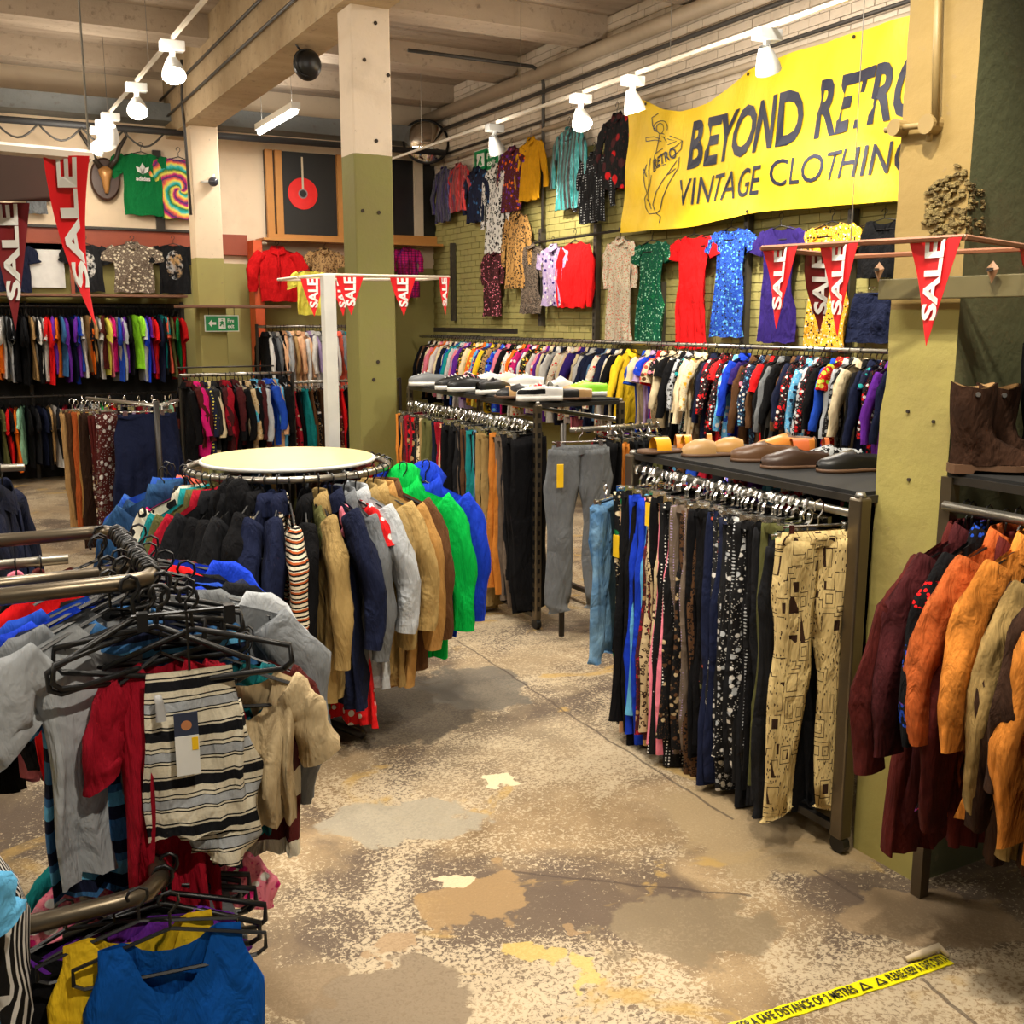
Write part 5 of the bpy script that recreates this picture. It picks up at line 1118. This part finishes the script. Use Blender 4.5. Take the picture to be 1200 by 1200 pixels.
# frame in the middle, on a tall white post
t = thing('sign_post', 'tall square white post behind the round rack with a thin sale frame', 'post', (1.79, 5.28, 0))
bevel(part('post', MB().box((-.032, -.032, 0), (.032, .032, 2.13)), m_white, t), .004)
part('base_plate', MB().box((-.2, -.2, 0), (.2, .2, .012)), m_dark, t)
a = onY(349, 325, 5.28); b = onY(383, 322, 5.28); c_ = onY(526, 325, 5.28); e_ = a + Vector((0, .35, 0)); g_ = c_ + Vector((0, .35, 0))
for p, q in ((a, b), (b, c_), (a, e_), (c_, g_), (e_, g_)): part('frame_bar', MB().tube([p - Vector((1.79, 5.28, 0)), q - Vector((1.79, 5.28, 0))], .008, 6), m_cord, t)
pennant(onY(394, 324, 5.26), onY(425, 325, 5.26), .195, 'small red sale pennant just right of the white post')
pennant(onY(457, 325, 5.26), onY(486, 325, 5.26), .2, 'small red sale pennant over the centre pillar edge')
pennant(onY(515, 325, 5.26), onY(526, 325, 5.26), .2, 'narrow sale pennant turned edge-on at the frame end')
pennant(onY(352, 326, 5.5), onY(380, 326, 5.5), .2, 'sale pennant seen from behind left of the white post')
pennant(onY(388, 327, 5.62), onY(412, 327, 5.62), .2, 'shaded sale pennant directly behind the small white-post pennant')
# big pennant at the left
zf = 2.2
c0, c1 = onZ(-60, 168, zf), onZ(105, 183, zf)
dv = Vector((-.5, .86, 0)) * .35
t = thing('sign_holder', 'pale-edged dark frame with the big sale pennant at top left', 'frame', c1)
for p, q in ((c0, c1), (c1, c1 + dv), (c0, c0 + dv), (c0 + dv, c1 + dv)): part('frame_bar', MB().tube([p - c1, q - c1], .011, 6), m_cord, t)
n_ = Vector((0, .02, 0))
part('dark_panel', MB().add([onY(-60, 180, c1.y + .09) - c1, onY(72, 180, c1.y + .09) - c1, onY(72, 236, c1.y + .09) - c1, onY(-60, 236, c1.y + .09) - c1] +
    [onY(-60, 180, c1.y + .105) - c1, onY(72, 180, c1.y + .105) - c1, onY(72, 236, c1.y + .105) - c1, onY(-60, 236, c1.y + .105) - c1], [(0, 1, 2, 3), (7, 6, 5, 4), (0, 4, 5, 1), (1, 5, 6, 2), (2, 6, 7, 3), (3, 7, 4, 0)]), simple('brown_panel', (.06, .028, .018), .6), t)
for cc in (c0, c1): part('suspension_wire', MB().tube([cc - c1, Vector((cc.x, cc.y, ZC)) - c1], .002, 4), m_steel, t)
pennant(onY(50, 180, c1.y - .02), onY(104, 184, c1.y - .02), .31, 'big red sale pennant hanging at the top left, white letters along its edge', .10, .1)
q0 = onY(-18, 236, c1.y + .1); q1 = onY(34, 236, c1.y + .1)
pennant(q0, q1, .24, 'dark red sale pennant cut off by the left edge', -.02, 0, simple('dark_red_pennant', (.2, .006, .01), .6))
# ------------------------------------------------------------------ banner
XB = 6.1
def curve_px(pts): q = [onX(x, y, XB) for x, y in pts]; return [(p.y, p.z) for p in q]
bot = curve_px([(727, 273), (800, 267), (880, 251), (900, 247), (1060, 235), (1130, 229)]); top = curve_px([(742, 117), (756, 118), (775, 128), (800, 131), (830, 121), (858, 97), (878, 82), (900, 72), (1000, 38), (1078, 16), (1150, -6)])
def ip(c, y):
    if y >= c[0][0]: return c[0][1]
    for (a, x), (b, z) in zip(c, c[1:]):
        if y >= b: return x + (z - x) * (a - y) / (a - b)
    return c[-1][1]
yl0, yl1 = bot[0][0], bot[-1][0]
def wave(y, z): return .02 * sin(y * 5.2 + z * 2) + .012 * sin(y * 13 + z * 5) + .01 * sin(y * 4 - z * 11)
bn = thing('banner', 'large yellow fabric shop banner with dark lettering high on the brick wall', 'banner', (XB, (yl0 + yl1) / 2, 3.2))
B0 = Vector(bn.location)
NX, NZ = 90, 24; v = []; f = []
for i in range(NX + 1):
    y = yl0 + (yl1 - yl0) * i / NX; zb, zt_ = ip(bot, y), ip(top, y)
    for j in range(NZ + 1):
        z = zb + (zt_ - zb) * j / NZ; yy = y - (.12 * j / NZ * max(0, 1 - i / 8)); v.append(Vector((XB + wave(yy, z), yy, z)) - B0)
k = len(v); v2 = [p + Vector((.004, 0, 0)) for p in v]
for i in range(NX):
    for j in range(NZ):
        q = i * (NZ + 1) + j; f.append((q, q + 1, q + NZ + 2, q + NZ + 1)); f.append((k + q, k + q + NZ + 1, k + q + NZ + 2, k + q + 1))
tb_ = NT('banner_cloth'); n = tb_.noise(tb_.coord(), 3, 4); tb_.base(tb_.mix(n, (.86, .54, .008), (.95, .68, .02)), .55); n2 = tb_.noise(tb_.coord('Object', (1, 1, .5)), 5, 4); tb_.bump(n2, .35, .05)
part('cloth', MB().add(v + v2, f), tb_.m, bn, True)
ink = simple('navy_ink', (.012, .014, .035), .5)
def onb(x, y): q = onX(x, y, XB); return Vector((XB + wave(q.y, q.z) - .006, q.y, q.z)) - B0
def quad_text(s, size, bold, bl, br, tl, tr, nm='lettering', shear=.0, off=0):
    vs, fs = fit(text_mesh(s, size, bold, shear), 0, 1, 0, 1)
    c = [onX(*p, XB) for p in (bl, br, tl, tr)]
    out = []
    for x, y in vs:
        p = c[0] * (1 - x) * (1 - y) + c[1] * x * (1 - y) + c[2] * (1 - x) * y + c[3] * x * y
        out.append(Vector((XB + wave(p.y, p.z) - .008 - off, p.y, p.z)) - B0)
    part(nm, MB().add(out, fs), ink, bn)
quad_text('BEYOND', 1, .03, (806, 200), (938, 167), (813, 143), (943, 101), shear=.12); quad_text('RETRO', 1, .03, (952, 164), (1082, 133), (960, 94), (1090, 58), shear=.12)
quad_text('VINTAGE', 1, .004, (797, 242), (892, 228), (799, 211), (897, 193), shear=.08); quad_text('CLOTHING', 1, .004, (903, 219), (1072, 200), (905, 188), (1078, 160), shear=.08)
quad_text('RETRO', 1, .02, (767, 199), (795, 184), (764, 187), (792, 172), 'emblem_lettering', shear=.1)
def stroke(pts, wd=.9, nm='emblem_line'):
    P_ = [Vector((600 + x / 4, y / 4)) for x, y in pts]; vs = []; n = len(P_)
    for i, p in enumerate(P_):
        d = (P_[min(i + 1, n - 1)] - P_[max(i - 1, 0)]).normalized(); e = Vector((-d.y, d.x)) * wd * .5
        vs += [onb(*(p + e)), onb(*(p - e))]
    part(nm, MB().add(vs, [(2 * i, 2 * i + 1, 2 * i + 3, 2 * i + 2) for i in range(n - 1)]), ink, bn)
cir = lambda cx, cy, rx, ry, a=0, b=360, n=18: [(cx + rx * cos(R(a + (b - a) * k / n)), cy + ry * sin(R(a + (b - a) * k / n))) for k in range(n + 1)]
for pts in (cir(692, 602, 22, 24), cir(700, 600, 42, 34, 150, 380), [(683, 530), (655, 552), (655, 590), (672, 618)], [(622, 662), (622, 645), (655, 640), (690, 650)], [(622, 662), (660, 655), (700, 662)], [(700, 625), (760, 640), (805, 660), (770, 690), (700, 700), (660, 720)],
            [(700, 640), (750, 655), (780, 662), (740, 680)], [(805, 660), (795, 700), (778, 716), (668, 806)], [(660, 720), (655, 760), (668, 806)], [(688, 622), (672, 680), (665, 720)], [(712, 640), (735, 668)], [(625, 770), (612, 820), (616, 870), (628, 905)], [(640, 740), (636, 800), (642, 850), (634, 900)],
            [(628, 905), (612, 930), (622, 975), (650, 1003), (682, 1000)], [(634, 900), (640, 940), (660, 980)], [(655, 820), (650, 870), (634, 900)], [(668, 806), (680, 790), (730, 770)], [(682, 1000), (700, 985), (715, 930), (745, 860), (780, 790), (786, 735), (765, 770), (720, 850), (690, 900), (668, 960)],
            [(682, 1000), (700, 1015), (695, 1045)], [(668, 960), (676, 985)], [(612, 790), (628, 830)], [(625, 930), (655, 960)], [(740, 820), (770, 790)]):
    stroke(pts)
for y_ in (.25, 1.9): pass
for px, py in ((744, 119), (757, 119), (878, 84), (1000, 40), (727, 271), (1060, 236), (880, 251)):
    part('eyelet', MB().tube([onb(px, py + (3 if py < 200 else -3)), onb(px, py + (3 if py < 200 else -3)) + Vector((-.006, 0, 0))], .014, 8), m_dark, bn)
# ------------------------------------------------------------------ exit signs, tape, fallen tag
sg = simple('sign_green', (.0, .25, .07), .4); sw = simple('sign_white', (.85, .88, .82), .4)
q = onY(260, 379, 12.7); t = thing('exit_sign', 'green fire exit sign with arrow hung below the far pillar shelf', 'sign', q)
part('plate', MB().box((-.19, -.01, -.085), (.19, .01, .085)), sg, t); part('border', MB().box((-.2, -.005, -.095), (.2, .012, .095)), sw, t)
part('arrow', MB().add([(-.16, -.013, 0), (-.12, -.013, .045), (-.12, -.013, .015), (-.07, -.013, .015), (-.07, -.013, -.015), (-.12, -.013, -.015), (-.12, -.013, -.045)], [(0, 1, 2, 5, 6), (2, 3, 4, 5)]), sw, t)
part('door_symbol', MB().box((-.04, -.013, -.06), (.04, -.011, .06)), sw, t)
part('running_figure', MB().tube([(.0, -.016, .03), (-.005, -.016, 0), (-.025, -.016, -.03)], .008, 6).tube([(-.005, -.016, 0), (.02, -.016, -.015), (.018, -.016, -.045)], .007, 6).tube([(.002, -.016, .042), (.002, -.016, .05)], .01, 6).tube([(-.025, -.016, .01), (0, -.016, .022), (.024, -.016, .006)], .006, 6), sg, t)
print_on('lettering', fit(text_mesh('Fire', 1, .02), .065, .14, .01, .055), lambda x, y: (x, -.013, y), sw, t); print_on('lettering', fit(text_mesh('exit', 1, .02), .065, .14, -.055, -.01), lambda x, y: (x, -.013, y), sw, t)
for x in (-.15, .15): part('chain', MB().tube([(x, 0, .085), (x, 0, .2)], .004, 4), m_dark, t)
for k, (px, py) in enumerate(((564, 188), (577, 186))):
    q = onX(px, py, 6.2); t = thing('exit_sign', 'small green exit sign high on the brick wall, %s of two' % ('left' if k == 0 else 'right'), 'sign', q, -pi / 2)
    part('plate', MB().box((-.17, -.01, -.12), (.17, .01, .12)), sg, t); part('border', MB().box((-.18, -.005, -.13), (.18, .012, .13)), sw, t)
    if k == 0: part('symbol', MB().box((-.1, -.013, -.08), (.1, -.011, .08)), sw, t); part('running_figure', MB().tube([(.03, -.016, .04), (0, -.016, 0), (-.05, -.016, -.06)], .014, 6).tube([(0, -.016, 0), (.04, -.016, -.06)], .012, 6), sg, t)
    else:
        print_on('lettering', fit(text_mesh('Fire', 1, .02), -.12, .12, .01, .08), lambda x, y: (x, -.013, y), sw, t); print_on('lettering', fit(text_mesh('exit', 1, .02), -.12, .12, -.08, -.01), lambda x, y: (x, -.013, y), sw, t)
# beam mark: small framed emblem on the grey ceiling band
a = [onZ(x, y, .004) for x, y in ((820, 1222), (900, 1192), (1000, 1160), (1060, 1141), (1110, 1123))]
t = thing('floor_tape', 'yellow printed distancing tape stuck across the concrete floor', 'tape', (0, 0, 0))
TW = .052
def along(s_):
    L = [0]
    for p, q in zip(a, a[1:]): L.append(L[-1] + (q - p).length)
    d = s_ * L[-1]
    for i in range(len(a) - 1):
        if d <= L[i + 1] or i == len(a) - 2:
            u = (d - L[i]) / (L[i + 1] - L[i]); p = a[i].lerp(a[i + 1], u); e = (a[i + 1] - a[i]).normalized(); return p, Vector((-e.y, e.x, 0))
mb = MB(); n = 60
random.seed(5)
for z0 in (.003, .006):
    pass
v = []; 
for i in range(n + 1):
    p, nn = along(i / n); j1 = random.uniform(-.0012, .0012); v += [p + nn * (TW / 2 + j1) + Vector((0, 0, .001 * sin(i))), p - nn * (TW / 2 - j1) + Vector((0, 0, .001 * sin(i + 1)))]
k = len(v); v += [p - Vector((0, 0, .003)) for p in v]
part('strip', MB().add(v, [(2 * i, 2 * i + 1, 2 * i + 3, 2 * i + 2) for i in range(n)] + [(k + 2 * i, k + 2 * i + 2, k + 2 * i + 3, k + 2 * i + 1) for i in range(n)] + [(2 * i, 2 * i + 2, k + 2 * i + 2, k + 2 * i) for i in range(n)] + [(2 * i + 1, k + 2 * i + 1, k + 2 * i + 3, 2 * i + 3) for i in range(n)]), simple('tape_yellow', (.85, .75, .005), .4), t)
ti = simple('tape_ink', (.02, .02, .01), .5)
def tape_text(s, s0, s1):
    vs, fs = fit(text_mesh(s, 1, .02), s0, s1, -.017, .017); out = []
    for x, y in vs: p, nn = along(min(1, x)); out.append(p + nn * y + Vector((0, 0, .0035)))
    part('lettering', MB().add(out, fs), ti, t)
tape_text('PLEASE KEEP A SAFE DISTANCE OF 2 METRES', .03, .60); tape_text('PLEASE KEEP A SAFE DISTA', .735, .995)
for c_ in (.635, .70):
    vs = []
    for dx, dy in ((-.022, -.017), (.022, -.017), (0, .018), (-.012, -.012), (.012, -.012), (0, .009)):
        p, nn = along(c_ + dx); vs.append(p + nn * dy + Vector((0, 0, .0035)))
    part('warning_triangle', MB().add(vs, [(0, 1, 4, 3), (1, 2, 5, 4), (2, 0, 3, 5)]), ti, t)
q = [onZ(x, y, .012) for x, y in ((1062, 1124), (1080, 1120), (1100, 1113), (1112, 1120))]
part('curled_end', MB().tube([q[0], q[1] + Vector((0, 0, .006)), q[2] + Vector((0, 0, .01)), q[3]], [.008, .013, .012, .006], 8), simple('cream_backing', (.62, .5, .33), .6), t, True)
